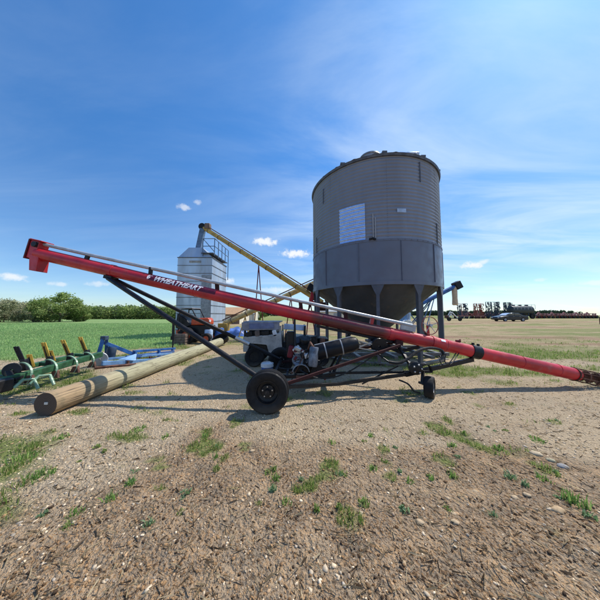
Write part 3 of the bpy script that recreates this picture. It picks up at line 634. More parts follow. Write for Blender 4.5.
MB().box((.15, YA - .28, ez + .44), (.14, .10, .10), Matrix.Rotation(-.5, 3, 'Y')).build('carburettor', M['chrome'], eng, .02)
MB().box((-.05, YA - .30, ez + .58), (.16, .10, .10), Matrix.Rotation(.4, 3, 'Y')).build('intake_elbow', M['steel'], eng, .03)
for j in range(4): MB().path([(-.1 + .1 * j, YA - .33, ez + .1 + .05 * j), (.02 + .1 * j, YA - .40, ez + .34), (.1 + .08 * j, YA - .33, ez + .56 - .04 * j)], .010, 6).build('fuel_line', M['hose' if j % 2 else 'rust'], eng)
MB().box((.02, YA - .33, ez + .02), (.2, .1, .05)).build('foot_bracket', M['rust'], eng)
# belt guard: long black cover rising to the right
g0, g1 = at(316, 352.5, 4.78), at(358, 342.8, 4.78); gd = (g1 - g0).normalized(); gn = V((-gd.z, 0, gd.x)); GR = Matrix((gd, V((0, 1, 0)), gn)).transposed()
guard = MB().path([g0, g0 + gd * .015, g0 + gd * .03, g1 - gd * .14, g1 - gd * .03, g1], [.135, .155, .165, .165, .13, .09], 32).build('belt_guard', M['blacksheen'], auger)
MB().beam(g0 + gn * .166 + V((0, -.03, 0)), g1 + gn * .166 - gd * .12 + V((0, -.03, 0)), .03, .012).build('guard_glint', M['pipe'], guard)  # pale strip standing for the sun glint along the guard top
for q_ in (.22, .60): MB().lathe([(.160, -.012), (.169, -.012), (.169, .012), (.160, .012)], g0.lerp(g1, q_), gd, 32, True).build('guard_strap', M['grey'], guard)
# pulleys and links below the tube
pc = at(379, 346, YA - .2); MB().lathe([(.02, -.04), (.17, -.04), (.15, 0), (.17, .04), (.02, .04)], pc, (0, 1, .1), 30).build('drive_pulley', M['black'], auger)
k = MB().beam(g1 + V((-.05, 0, .06)), pc, .03, .02); k.beam(g1 + V((-.05, 0, -.1)), pc + V((-.05, -.05, -.1)), .03, .02); k.beam(at(345, 352, 4.85), at(372, 342, 4.9), .03, .03); k.build('tension_rod', M['steel'], auger)
# mover wheel kit near the right end
mf0, mf1 = on_axis(474) - an * (RT + .04), at(398, 377, 4.55)
k = MB().beam(mf0, at(405, 374.5, 4.55), .07, .085); k.beam(at(405, 374.5, 4.55), at(338, 384, 4.4), .05, .06); k.beam(at(432, 371.5, 4.6), at(336, 373, 4.75), .04, .05)
k.beam(at(338, 384, 4.4), axn, .05, .06); k.beam(at(336, 373, 4.75), axn + V((.3, .3, 0)), .04, .05)
mover = k.build('mover_frame', M['black'], auger, .004)
k = MB().beam(at(415, 372, 4.5), at(402, 352, 4.9), .05, .06); k.beam(at(402, 352, 4.9), low_t, .04, .05); k.beam(at(362, 384, 4.5), at(398, 366, 4.7), .022, .022); k.build('mover_stay', M['black'], auger)
hm = at(415.5, 368, 4.48); hmo = MB().lathe([(.001, -.07), (.09, -.07), (.125, -.05), (.125, .05), (.09, .07), (.001, .07)], hm, (.2, 1, 0), 22).build('hydraulic_motor', M['black'], mover)
k = MB()
for j in range(5): MB().box(hm + V((.08 * math.cos(j * 1.3), -.085, .08 * math.sin(j * 1.3))), (.03, .03, .03)).build('motor_bolt', M['steel'], hmo, .005)
k = MB().lathe([(.105, -.05), (.125, -.05), (.125, .05), (.105, .05)], at(425, 370, 4.45), (.1, 1, 0), 18, True, -.2, PI * 1.1); k.build('mover_clamp', M['black'], mover)
mwc = V((at(430.5, 383, 4.38).x, 4.42, .205))
wheel('wheel', mwc, .203, .17, auger, .115, (-.80, .60, 0), 'pipe', False)
k = MB().beam(at(423, 371, 4.5), mwc + V((-.13, .02, .05)), .05, .06); k.beam(mwc + V((-.15, .12, .06)), mwc + V((.03, 0, 0)), .04); k.build('wheel_fork', M['black'], mover)
# hoses
def hose(pts, r, name='hose', m='hose'):
    P = [at(*p) for p in pts]; out = []
    for i_ in range(len(P) - 1):
        p0, p1, p2, p3 = P[max(i_ - 1, 0)], P[i_], P[i_ + 1], P[min(i_ + 2, len(P) - 1)]
        for s in range(6):
            t = s / 6; out.append(.5 * ((2 * p1) + (p2 - p0) * t + (2 * p0 - 5 * p1 + 4 * p2 - p3) * t * t + (3 * p1 - p0 - 3 * p2 + p3) * t ** 3))
    MB().path(out + [P[-1]], r, 8).build(name, M[m], auger)
hose([(389, 362, 4.6), (399, 363, 4.55), (409, 358, 4.6), (418, 351, 4.7), (430, 348, 4.8), (441, 350, 4.85), (444, 355, 4.8)], .030)
hose([(389, 362, 4.6), (382, 357, 4.7), (376, 351, 4.8)], .020)
hose([(443, 354, 4.85), (440, 360, 4.75), (443, 365, 4.7), (450, 362, 4.75), (456, 353, 4.95)], .010)
hose([(446, 354, 4.85), (445, 362, 4.78), (451, 364, 4.75), (459, 353, 4.95)], .010)
hose([(300, 370, 4.6), (313, 377, 4.45), (330, 378, 4.5), (346, 373, 4.6), (360, 365, 4.7), (380, 352, 4.9), (396, 345, 5.0)], .014)
hose([(399, 380, 4.5), (408, 384, 4.45), (414, 391, 4.4), (420, 393, 4.4)], .016)
# intake end: bare flighting inside an open cage
ie0 = on_axis(574); fl = MB(); L_ = .66; nseg = 60; k = []
for j in range(nseg + 1):
    a = j / nseg * 3.2 * 2 * PI; c = ie0 + ad * (j / nseg * L_); e = V((0, 1, 0)) * math.cos(a) + an * math.sin(a); k += [c + e * .025, c + e * .118]
fl.add(k, [(2 * j, 2 * j + 1, 2 * j + 3, 2 * j + 2) for j in range(nseg)]); fl.tube(ie0, ie0 + ad * (L_ + .05), .028); fl.build('flighting', M['rust'], auger)
k = MB()
for a in range(8):
    e = V((0, 1, 0)) * math.cos(a * PI / 4 + .3) + an * math.sin(a * PI / 4 + .3); k.tube(ie0 + e * .145 - ad * .03, ie0 + e * .145 + ad * L_, .009, n=6)
for s in (-.02, .2, .42, L_): k.lathe([(.138, -.012), (.152, -.012), (.152, .012), (.138, .012)], ie0 + ad * s, ad, 20, True)
k.build('intake_cage', M['rust'], auger)

# pail behind the near wheel
c = V((at(268, 370, 5.9).x, 5.75, hz(-.8, 5.75)))
pail = thing('pail', c, 'blue plastic pail with white rim standing behind the near black wheel', 'pail')
MB().lathe([(.001, 0), (.125, 0), (.15, .34), (.142, .34), (.118, .02), (.001, .02)], c, n=24).build('body', M['plasticblue'], pail)
MB().lathe([(.148, .30), (.160, .30), (.160, .385), (.001, .40)], c, n=24).build('lid', M['plasticwhite'], pail)
MB().path([c + V((.16 * math.cos(a), -.03 - .05 * math.sin(a), .35 + .10 * math.sin(a))) for a in [PI * i_ / 10 for i_ in range(11)]], .006, 6).build('handle', M['steel'], pail)

# ------------------------------------------------------------------ hopper bottom bin
BC = V((3.17, 9.6, 0)); BR = 2.57; ZB0, ZB1, ZE = 2.64, 4.06, 6.93
hb = thing('hopper_bin', BC, 'tall round grey hopper bottom grain bin standing on blue grey legs', 'grain bin')
def bp_(phi, r, z): return BC + V((math.sin(phi) * r, -math.cos(phi) * r, z))   # phi measured from the side facing the road
def ringwall(name, m, r_of, z0, z1, nz, p0=0, p1=2 * PI, nphi=144, smooth=80):
    b = MB(); full = abs(p1 - p0 - 2 * PI) < 1e-6; nn = nphi if full else nphi + 1; P = []
    for j in range(nz + 1):
        z = z0 + (z1 - z0) * j / nz
        for i_ in range(nn): P.append(bp_(p0 + (p1 - p0) * i_ / nphi, r_of(z), z))
    fs = []
    for j in range(nz):
        for i_ in range(nphi): i2 = (i_ + 1) % nn; fs.append((j * nn + i_, j * nn + i2, (j + 1) * nn + i2, (j + 1) * nn + i_))
    return b.add(P, fs).build(name, m, hb, smooth=smooth)
PITCHC = .122
ringwall('corrugated_wall', M['bin'], lambda z: BR + .016 * math.sin((z - ZB1) / PITCHC * 2 * PI), ZB1, ZE, 24 * 8)
bandw = ringwall('lower_band', M['band'], lambda z: BR + .012, ZB0, ZB1, 4)
b = MB(); b.lathe([(BR - .02, ZB1 - .05), (BR + .022, ZB1 - .05), (BR + .022, ZB1 + .012), (BR - .02, ZB1 + .012)], BC, n=144, closed=True)
for j in range(72): b.box(bp_(2 * PI * j / 72, BR + .024, ZB1 - .02), (.022, .022, .02))
b.build('band_flange', M['band'], hb)
b = MB(); b.lathe([(BR - .05, ZB0 - .06), (BR + .035, ZB0 - .06), (BR + .035, ZB0 + .05), (BR - .05, ZB0 + .05)], BC, n=144, closed=True); b.build('bottom_ring', M['band'], hb)
D = math.radians
ringwall('bright_panel', M['galv'], lambda z: BR + .018 + .016 * math.sin((z - ZB1) / PITCHC * 2 * PI), ZB1 + .03, 5.36, 88, D(-43), D(-22.7), 30)
b = MB(); b.add([bp_(D(a), BR + .026, z) for z in (4.93, 5.06) for a in (-.2, 2, 4.4, 6.4)], [(0, 1, 5, 4), (1, 2, 6, 5), (2, 3, 7, 6)]); b.build('nameplate', M['plasticpale'], hb)
for phi, z0, z1 in ((-61, 5.9, 6.5), (19.5, 6.05, 6.75), (-74, 4.1, 4.75), (38.5, 4.05, 4.8), (-17.2, 4.1, 4.95), (-15.6, 4.1, 4.8)):
    b = MB(); b.beam(bp_(D(phi), BR + .02, z0), bp_(D(phi), BR + .02, z1), .035, .02, V((0, -1, 0))); b.build('wall_stiffener', M['seam' if phi not in (-17.2, -15.6) else 'grey'], hb)
b = MB()
for a, z in ((-17.5, 4.10), (-16.2, 4.07), (-19.3, 4.09)): b.box(bp_(D(a), BR + .05, z), (.07, .07, .06))
b.build('slide_latch', M['black'], hb, .01)
for sx in range(8):                                     # sheet laps with bolt heads
    phi = D(-52 + 45 * sx); b = MB()
    for j in range(40): z = ZB1 + .08 + j * .07; b.box(bp_(phi, BR + .014, z), (.012, .012, .012))
    b.build('bolt_row', M['seam'], hb)
for j in range(6):                                      # vertical laps and faint stains on the smooth band
    phi = D(-58 + 30 * j); b = MB(); b.beam(bp_(phi, BR + .016, ZB0 + .06), bp_(phi, BR + .016, ZB1 - .06), .05, .012, V((math.cos(phi), math.sin(phi), 0))); 
    for q in range(12): b.box(bp_(phi, BR + .024, ZB0 + .12 + q * .11), (.018, .018, .018))
    b.build('lap_seam', M['band'], hb)
# roof: shallow ribbed cone with a dark eave lip and a round cap
rise_r = 1.60; b = MB(); n_ = 24; P = []; fs = []
for i_ in range(n_ * 4):
    a = 2 * PI * i_ / (n_ * 4); up = .035 if i_ % 4 == 0 else 0
    P += [bp_(a, BR + .05, ZE + .02 + up), bp_(a, .42, ZE + rise_r - .05 + up * .4)]
m_ = n_ * 4
for i_ in range(m_): j2 = (i_ + 1) % m_; fs.append((2 * i_, 2 * j2, 2 * j2 + 1, 2 * i_ + 1))
roof = b.add(P, fs).build('roof', M['roof'], hb, smooth=20)
MB().lathe([(BR - .03, ZE - .06), (BR + .055, ZE - .06), (BR + .075, ZE + .015), (BR - .03, ZE + .04)], BC, n=144, closed=True).build('eave_lip', M['seam'], hb)
MB().lathe([(.44, ZE + rise_r - .10), (.44, ZE + rise_r + .10), (.48, ZE + rise_r + .10), (.46, ZE + rise_r + .16), (.001, ZE + rise_r + .24)], BC, n=32).build('roof_cap', M['towerdark'], roof)
b = MB()
for a in (-8, 24, 52, -40): b.box(bp_(D(a), BR - .02, ZE + .08), (.16, .12, .07))
b.build('eave_clip', M['seam'], roof)
b = MB().box(bp_(D(15), BR - .35, ZE + .30), (.7, .5, .10), Matrix.Rotation(.5, 3, 'X')); b.build('roof_hatch', M['galv'], roof, .02)
# cone, outlet, legs, skid
MB().lathe([(BR - .04, ZB0 + .02), (.24, .74), (.24, .52), (.20, .52), (.20, .70), (BR - .07, ZB0 - .0)], BC, n=96).build('hopper_cone', M['cone'], hb)
MB().box(BC + V((0, 0, .50)), (.62, .55, .10)).build('outlet_gate', M['binleg'], hb, .01)
for j in range(12):
    phi = D(-45 + 30 * j); o_ = V((math.sin(phi), -math.cos(phi), 0)); s_ = V((math.cos(phi), math.sin(phi), 0)); rr = BR - .04
    b = MB(); b.beam(bp_(phi, rr, .10), bp_(phi, rr, ZB0 - .03), .12, .10, s_)
    for sg in (-1, 1):                                  # flared gusset up to the ring
        p0, p1 = bp_(phi, rr + .03, ZB0 - .06) + s_ * (sg * .05), bp_(phi, rr + .03, ZB0 - .40) + s_ * (sg * .05)
        b.prism([p0, p0 + s_ * (sg * .15), p0 + s_ * (sg * .13) - V((0, 0, .05)), p1], o_ * .03)
    b.box(bp_(phi, rr, .09), (.24, .24, .02)); b.build('leg', M['binleg'], hb)
b = MB()
for j in range(12):
    p0, p1 = bp_(D(-45 + 30 * j), BR - .04, .05), bp_(D(-15 + 30 * j), BR - .04, .05); b.beam(p0, p1, .13, .07)
b.build('skid_ring', M['binleg'], hb)
b = MB()
for sg in (-1, 1): b.beam(BC + V((-2.5, sg * 1.0, .11)), BC + V((2.5, sg * 1.0, .11)), .14, .12)
for sg in (-1, 0, 1): b.beam(BC + V((sg * 1.2, -2.2, .20)), BC + V((sg * 1.2, 2.2, .20)), .12, .08)
b.build('skid_beam', M['binleg'], hb)

# ------------------------------------------------------------------ galvanised tower with roof platform
TY0, TY1 = 17.0, 20.3; TX0, TX1 = (176 - 300) / F * TY0, (211 - 300) / F * TY0; ZT, ZR = at(190, 257.5, TY0).z, at(190, 246.6, TY0).z
tw = thing('grain_tower', ((TX0 + TX1) / 2, (TY0 + TY1) / 2, 0), 'square grey sheet metal grain tower with railed roof platform', 'tower')
MB().box(((TX0 + TX1) / 2, (TY0 + TY1) / 2, ZT / 2), (TX1 - TX0, TY1 - TY0, ZT)).build('wall', M['tower'], tw)
rx0, rx1 = (187.7 - 300) / F * (TY0 + .4), (201.5 - 300) / F * (TY0 + .4)
P = [(TX0, TY0, ZT), (TX1, TY0, ZT), (TX1, TY1, ZT), (TX0, TY1, ZT), (rx0, TY0 + .25, ZR), (rx1, TY0 + .25, ZR), (rx1, TY1 - .6, ZR), (rx0, TY1 - .6, ZR)]
MB().hexa([V(p) for p in P]).build('roof', M['tower'], tw)
b = MB()
for j in range(1, 10):
    z = ZT - j * .62
    b.box(((TX0 + TX1) / 2, TY0 - .012, z), (TX1 - TX0 + .05, .025, .035)); b.box((TX1 + .012, (TY0 + TY1) / 2, z), (.025, TY1 - TY0, .05))
b.box(((TX0 + TX1) / 2, TY0 - .02, ZT), (TX1 - TX0 + .08, .05, .05)); b.box((TX1 + .02, (TY0 + TY1) / 2, ZT), (.05, TY1 - TY0, .07))
b.build('seam_strip', M['seam'], tw)
xd = (200.5 - 300) / F * TY0
MB().box(((xd + TX1) / 2, TY0 - .03, 2.35), (TX1 - xd - .06, .03, 4.7)).build('recess_shade', M['towerdark'], tw)  # flat dark sheet standing in for the shade of a wall recess
sg_ = MB().box(((188 + 199.5) / 2 * TY0 / F - 300 * TY0 / F, TY0 - .035, at(190, 261.6, TY0).z), (.88, .02, .15)).build('sign', M['sign'], tw)
b = MB()
pz = ZT + .35
b.box(((rx1 + TX1) / 2 + .05, (TY0 + TY1) / 2, pz), (.95, TY1 - TY0 + .1, .06)); b.build('platform', M['seam'], tw)
b = MB(); hx0, hx1 = (201 - 300) / F * TY0, TX1 + .15; zt = pz + 1.15
posts = [(hx0, TY0), (hx1, TY0)] + [(hx1, TY0 + (TY1 - TY0) * f) for f in (.25, .5, .75, 1)]
for x_, y_ in posts: b.tube((x_, y_, pz - (.2 if y_ < TY1 - .1 else 1.6)), (x_, y_, zt), .035, n=8)
for zz in (zt, pz + .55): b.tube((hx0, TY0, zz), (hx1, TY0, zz), .03, n=8); b.tube((hx1, TY0, zz), (hx1, TY1, zz), .03, n=8)
b.tube((hx0, TY0, zt), (hx1, TY0, pz + .1), .03, n=8); b.build('railing', M['bluegrey'], tw)
ch0, ch1 = at(198, 248, TY0 + .9), at(203, 229, TY0 + .9)
MB().beam(ch0 - V((0, 0, .4)), ch1, .40, .34, V((0, 1, 0))).build('spout', M['bluegrey'], tw, .02)

# ------------------------------------------------------------------ yellow augers behind
def yauger(p0, p1, r, label, m, legs):
    a0, a1 = p0, p1; d = (a1 - a0).normalized(); t = thing('conveyor_auger', V((a1.x, a1.y, 0)), label, 'grain auger', 'yellow augers behind the red auger')
    tb = MB().tube(a0, a1, r, n=18).build('tube', M[m], t); u = frame(d)[2]
    b = MB()
    for j in range(9): q0 = a0.lerp(a1, (j + .5) / 9); b.lathe([(r * .9, -.03), (r * 1.12, -.03), (r * 1.12, .03), (r * .9, .03)], q0, d, 18)
    b.build('flange', M['motor'], tb)
    MB().tube(a0 + u * (r + .10), a1 + u * (r + .10), .035, n=8).build('drive_shaft', M['rust'], t)
    for f, z, mm in legs:
        q0 = a0.lerp(a1, f)
        for sg in (-1, 1): MB().tube(q0 - u * r, V((q0.x + sg * .32, q0.y + sg * .25, z)), .035, n=8).build('leg', M[mm], t)
    return t, d, u
Y1a, Y1b = at(204, 228, TY0 + .9), at(322, 302.5, 13.4)
t, d, u = yauger(Y1a, Y1b, .165, 'faded yellow auger sloping down from the top of the metal tower', 'yellow', ((.55, .0, 'maroon'), (.93, 0, 'maroon')))
MB().box(Y1a + V((.38, -.15, .05)), (.42, .42, .46)).build('motor', M['motor'], t, .04)
MB().lathe([(.001, -.22), (.28, -.22), (.28, .22), (.001, .22)], Y1a - d * .15, (0, 1, 0), 20).build('head', M['black'], t)
MB().box(at(313.5, 289, 13.5), (.75, .5, .45), Matrix.Rotation(.5, 3, 'Y')).build('engine', M['black'], t, .05)
b = MB().beam(at(313, 291, 13.5), at(311, 303, 13.5), .22, .22); b.beam(at(311, 302, 13.5), at(320, 305, 13.5), .3, .2); b.build('engine_stand', M['red'], t, .02)
MB().box((Y1b.x, Y1b.y, Y1b.z - .25), (.7, .7, .5)).build('intake_hopper', M['reddark'], t, .03)
Y2a, Y2b = at(352, 266, 15.2), at(224, 324, 14.6)
t, d, u = yauger(Y2a, Y2b, .17, 'cream yellow auger crossing behind the grain bin, low end by the sheds', 'cream', ((.5, 0, 'maroon'), (.85, 0, 'yellow')))
MB().box((Y2b.x, Y2b.y, Y2b.z - .2), (.6, .6, .5)).build('intake_hopper', M['yellow'], t, .03)

# blue auger to the right behind the bin
q0, q1 = at(402, 313.5, 14.5), at(455.5, 286.2, 14.5)
t = thing('blue_auger', V((q0.x, q0.y, 0)), 'blue auger poking out behind the bin with a tan hanging spout', 'grain auger')
MB().tube(q0, q1, .135, n=18).build('tube', M['blue'], t); d = (q1 - q0).normalized()
MB().box(q1 + d * .12, (.42, .42, .5), Matrix.Rotation(-.45, 3, 'Y')).build('head', M['black'], t, .04)
MB().lathe([(.14, 0), (.16, -.3), (.15, -.7), (.17, -1.15), (.12, -1.2), (.001, -1.2)], V((q1.x - .08, q1.y, q1.z - .05)), n=14).build('canvas_spout', M['sock'], t)
m0 = q0.lerp(q1, .55)
for sg in (-1, 1):
    MB().tube(m0, V((m0.x - 1.4, m0.y + sg * .9, .45)), .04, n=8).build('leg', M['bluegrey'], t)
    MB().tube(q0.lerp(q1, .1), V((m0.x - .9, m0.y + sg * .9, .45)), .035, n=8).build('leg', M['bluegrey'], t)
    MB().tube(m0 + V((.2, 0, .1)), V((m0.x - .9, m0.y + sg * .9, .9)), .03, n=8).build('leg', M['bluegrey'], t)
    MB().lathe([(.16, -.09), (.30, -.09), (.33, -.05), (.33, .05), (.30, .09), (.16, .09)], V((m0.x - 1.2, m0.y + sg * .9, .33)), (0, 1, 0), 24, True).build('wheel', M['rubber'], t)
MB().tube(V((m0.x - 1.2, m0.y - .9, .33)), V((m0.x - 1.2, m0.y + .9, .33)), .05, n=8).build('axle', M['bluegrey'], t)
MB().box((q0.x - .1, q0.y, q0.z - .3), (.7, .6, .55)).build('intake_hopper', M['bluepale'], t, .03)
# pale machine parts under the bin, right
c = gr(406, 341); t = thing('grain_vacuum', c, 'pale blue and white blower machine standing under the right of the bin', 'machine')
MB().box(c + V((0, 0, .62)), (.5, .6, .35)).build('frame', M['bluegrey'], t, .02)
MB().lathe([(.001, -.12), (.30, -.12), (.32, -.08), (.32, .08), (.30, .12), (.001, .12)], c + V((-.05, -.3, 1.0)), (0, 1, 0), 28).build('fan_housing', M['plasticwhite'], t)
MB().tube(c + V((.1, -.2, 1.2)), c + V((.15, -.2, 1.75)), .10).build('outlet', M['plasticpale'], t)
MB().box(c + V((.2, -.35, .9)), (.2, .16, .24)).build('motor', M['plasticblue'], t, .03)
for sx in (-.22, .22):
    MB().beam(c + V((sx, -.25, 0)), c + V((sx, -.25, .5)), .05).build('leg', M['grey'], t)
    MB().beam(c + V((sx, .25, 0)), c + V((sx, .25, .5)), .05).build('leg', M['grey'], t)

# ------------------------------------------------------------------ utility buggy behind the auger engine
UY = 6.95
bx0, bx1 = at(242, 340, UY).x, at(330, 340, UY).x
bg = thing('utility_buggy', V(((bx0 + bx1) / 2, UY + .65, 0)), 'old dull white utility buggy with flat grey roof panels behind the engine', 'utility vehicle')
def side(poly, y0, y1, m, name, parent, bev=.02):
    P = [at(px, py, UY) for px, py in poly]; return MB().prism([V((p.x, y0, p.z)) for p in P], (0, y1 - y0, 0)).build(name, m, parent, bev)
body = side([(243, 337), (270, 335), (281, 333), (282.5, 356), (270, 358), (266.5, 345), (250, 343.5), (247, 352), (243, 352)], UY, UY + 1.25, M['buggy'], 'body', bg)
side([(250.5, 344), (266, 345.5), (269.5, 357), (247.5, 352)], UY + .1, UY + 1.15, M['black'], 'wheel_arch', body)
side([(283, 342), (331, 346), (331, 352), (283, 356)], UY + .05, UY + 1.2, M['black'], 'chassis', bg)
side([(284, 336), (330, 340), (330, 346), (284, 347)], UY + .3, UY + 1.25, M['black'], 'cargo_bed', bg)
MB().beam(at(242, 326.5, UY + .1), at(279.5, 325.5, UY + .1), .10, .26).build('roof_panel', M['buggypanel'], bg, .015)
MB().box(((at(242, 326, UY).x + at(279.5, 326, UY).x) / 2, UY + .70, at(260, 322.5, UY).z + .01), (1.18, 1.0, .04)).build('roof_panel', M['buggypanel'], bg, .01)
MB().beam(at(284, 326.5, UY + .2), at(306, 328, UY + .2), .08, .18).build('roof_panel', M['plasticpale'], bg, .015)
rp = MB().beam(at(249, 326.2, UY + .045), at(274, 325.6, UY + .045), .012, .17).build('pane', M['bluepane'], bg)
for px, py, w, h, mm in ((250, 334, .2, .16, 'black'), (258, 333.5, .14, .2, 'woodbox'), (266, 333, .22, .14, 'hub'), (275, 333, .12, .2, 'plasticwhite'), (289, 338, .25, .3, 'black'), (300, 339, .3, .2, 'cultdark'), (313, 340, .25, .25, 'hub'), (322, 341, .15, .2, 'rust')):
    MB().box(at(px, py, UY + .15), (w, .3, h), Matrix.Rotation(px * .7 % .5 - .25, 3, 'Y')).build('cargo_item', M[mm], bg, .02)
for px in (244, 280, 305):
    for dy in (.12, 1.1): MB().beam(at(px, 340, UY) + V((0, dy, 0)), V((at(px, 340, UY).x, UY + dy, at(px, 326, UY).z)), .06).build('roof_post', M['buggy' if px == 280 else 'black'], bg)
MB().box((at(262, 333, UY).x, UY + .62, at(262, 334, UY).z), (.9, 1.0, .22)).build('seat', M['black'], bg, .04)
MB().lathe([(.165, -.012), (.185, -.012), (.185, .012), (.165, .012)], at(252, 331, UY + .35), (-.7, 0, .7), 24, True).build('steering_wheel', M['black'], bg)
for px, rr in ((254, .30), (320, .30)):
    for dy in (.02, 1.05):
        c = V((at(px, 358, UY).x, UY + dy + .08, rr)); w_o = MB().lathe([(.001, -.06), (.15, -.06), (.17, -.09), (.17, .09), (.001, .09)], c, (0, 1, 0), 24).build('wheel', M['hub'], bg)
        MB().lathe([(.16, -.10), (.26, -.12), (.30, -.07), (.30, .07), (.26, .12), (.16, .10)], c, (0, 1, 0), 32, True).build('tyre', M['rubber'], w_o)
MB().lathe([(.001, 0), (.06, 0), (.06, .04), (.001, .04)], at(245, 343, UY - .01), (-1, -.2, 0), 14).build('headlight', M['plasticwhite'], bg)

# ------------------------------------------------------------------ orange tractor, clutter by the tower
OY = 12.3
tr = thing('tractor', V((at(192, 340, OY).x, OY + .6, 0)), 'small orange tractor with black roll bar parked before the metal tower', 'tractor')
def oside(poly, y0, y1, m, name, parent, bev=.02):
    P = [at(px, py, OY) for px, py in poly]; return MB().prism([V((p.x, OY + y0, p.z)) for p in P], (0, y1 - y0, 0)).build(name, m, parent, bev)
oside([(189, 318.5), (206, 317.8), (208, 320), (208, 325), (188.5, 325.5)], .25, .85, M['orange'], 'hood', tr, .05)
oside([(176, 330), (189, 329.5), (191, 335), (176, 335.5)], -.02, .35, M['orange'], 'fender', tr, .03)
oside([(184, 325.5), (210, 325.5), (210, 334), (184, 336)], .3, .8, M['black'], 'engine_block', tr, .03)
oside([(175, 313), (184, 319), (189, 326), (178, 330), (173, 328)], .2, .9, M['black'], 'seat', tr, .05)
for dy in (.0, 1.0):
    b = MB().path([at(178, 333, OY) + V((0, dy, 0)), at(180, 309.5, OY) + V((0, dy, 0)), at(192, 309, OY) + V((0, dy, 0)), at(196.5, 318, OY) + V((0, dy, 0))], .035, 8); b.build('roll_bar', M['black'], tr)
MB().box((at(186, 309, OY).x, OY + .5, at(186, 309, OY).z + .05), (.72, 1.1, .05)).build('canopy', M['towerdark'], tr, .02)
for px, rr in ((186, .46), (206, .30)):
    for dy in (.05, .95):
        c = V((at(px, 340, OY).x, OY + dy, rr)); w_o = MB().lathe([(.001, -.08), (rr * .5, -.08), (rr * .55, -.1), (rr * .55, .1), (.001, .1)], c, (0, 1, 0), 20).build('wheel', M['orange'], tr)
        MB().lathe([(rr * .52, -.12), (rr * .88, -.14), (rr, -.1), (rr, .1), (rr * .88, .14), (rr * .52, .12)], c, (0, 1, 0), 28, True).build('tyre', M['rubber'], w_o)
MB().lathe([(.001, 0), (.07, 0), (.07, .03), (.001, .03)], at(207.6, 321, OY) + V((0, .3, 0)), (1, -.4, 0), 12).build('headlight', M['plasticwhite'], tr)
c = V((at(179.3, 340, 11.9).x, 11.9, 0)); cr = thing('wooden_crate', c, 'weathered grey brown wooden crate on the grass before the tractor', 'crate')
hcr = at(179, 334.2, 11.9).z
MB().box(c + V((0, .25, hcr / 2)), (.60, .5, hcr)).build('box', M['woodbox'], cr)
b = MB()
for zz in (.06, .2, .34, .48):
    if zz < hcr: b.box(c + V((0, -.012, zz)), (.62, .024, .10)); b.box(c + V((.312, .25, zz)), (.024, .5, .10))
b.build('slat', M['woodbox'], cr, .004)
def barrel(px, Yb, h, r, m, label):
    c = V((at(px, 340, Yb).x, Yb, 0)); o = thing('barrel', c, label, 'barrel', 'plastic barrels by the tower')
    MB().lathe([(.001, 0), (r * .94, 0), (r, h * .08), (r, h * .3), (r * 1.04, h * .33), (r, h * .36), (r, h * .64), (r * 1.04, h * .67), (r, h * .7), (r, h * .93), (r * .92, h), (.001, h)], c, n=24).build('body', M[m], o)
    MB().lathe([(.001, h), (.05, h), (.05, h + .03), (.001, h + .03)], c + V((r * .5, 0, 0)), n=10).build('bung', M['plasticwhite'], o)
barrel(208.5, 12.6, .78, .22, 'plasticpale', 'pale blue barrel, left one beside the orange tractor'); barrel(219, 13.3, .82, .27, 'plasticblue', 'dark blue barrel behind the leaning black tub')
c = V((at(213, 344, 12.2).x, 12.2, 0)); MBk = MB().lathe([(.001, 0), (.10, 0), (.12, .26), (.112, .26), (.095, .02), (.001, .02)], c, n=18); o = thing('bucket', c, 'small white bucket on the grass between the two barrels', 'bucket')
MBk.build('body', M['plasticwhite'], o); MB().path([c + V((.12 * math.cos(a), -.02, .25 + .09 * math.sin(a))) for a in [PI * i_ / 8 for i_ in range(9)]], .006, 6).build('handle', M['steel'], o)
c = V((at(222, 344, 12.0).x, 12.0, 0)); o = thing('stock_tub', c, 'shallow black oval tub tipped on edge beside the log', 'tub')
b = MB().lathe([(.001, 0), (.42, 0), (.50, .24), (.52, .24), (.52, .26), (.48, .26), (.40, .03), (.001, .03)], (0, 0, 0), n=30)
R_ = Matrix.Rotation(.75, 3, 'X') @ Matrix.Rotation(-.35, 3, 'Y'); zmin = min((R_ @ V((v.x, v.y * .6, v.z))).z for v in b.v)
b.v = [c + R_ @ V((v.x, v.y * .6, v.z)) - V((0, 0, zmin)) for v in b.v]; b.build('shell', M['hub'], o)
MB().box(c + V((-.1, .30, .16)), (.3, .16, .32)).build('prop_block', M['woodbox'], o)
# heap under a blue tarpaulin
c = V((at(235, 335, 17.5).x, 17.5, 0)); b = MB(); P = []; nu, nv = 26, 14
for j in range(nv + 1):
    for i_ in range(nu + 1):
        u_, v_ = i_ / nu * 2 - 1, j / nv * 2 - 1; hgt = .75 * max(0, (1 - abs(u_) ** 3) * (1 - abs(v_) ** 2.5)) * (.75 + .35 * noise.noise(V((u_ * 2, v_ * 2, 3)))) + .05 * noise.noise(V((u_ * 7, v_ * 7, 1)))
        P.append(c + V((u_ * 1.1, v_ * .7, max(hgt, 0) + .01)))
b.add(P, [(j * (nu + 1) + i_, j * (nu + 1) + i_ + 1, (j + 1) * (nu + 1) + i_ + 1, (j + 1) * (nu + 1) + i_) for j in range(nv) for i_ in range(nu)])
o = b.build('tarpaulin', M['tarp'], None, smooth=60); tag(o, 'crumpled blue tarpaulin heap in front of the brown shed', 'tarpaulin')

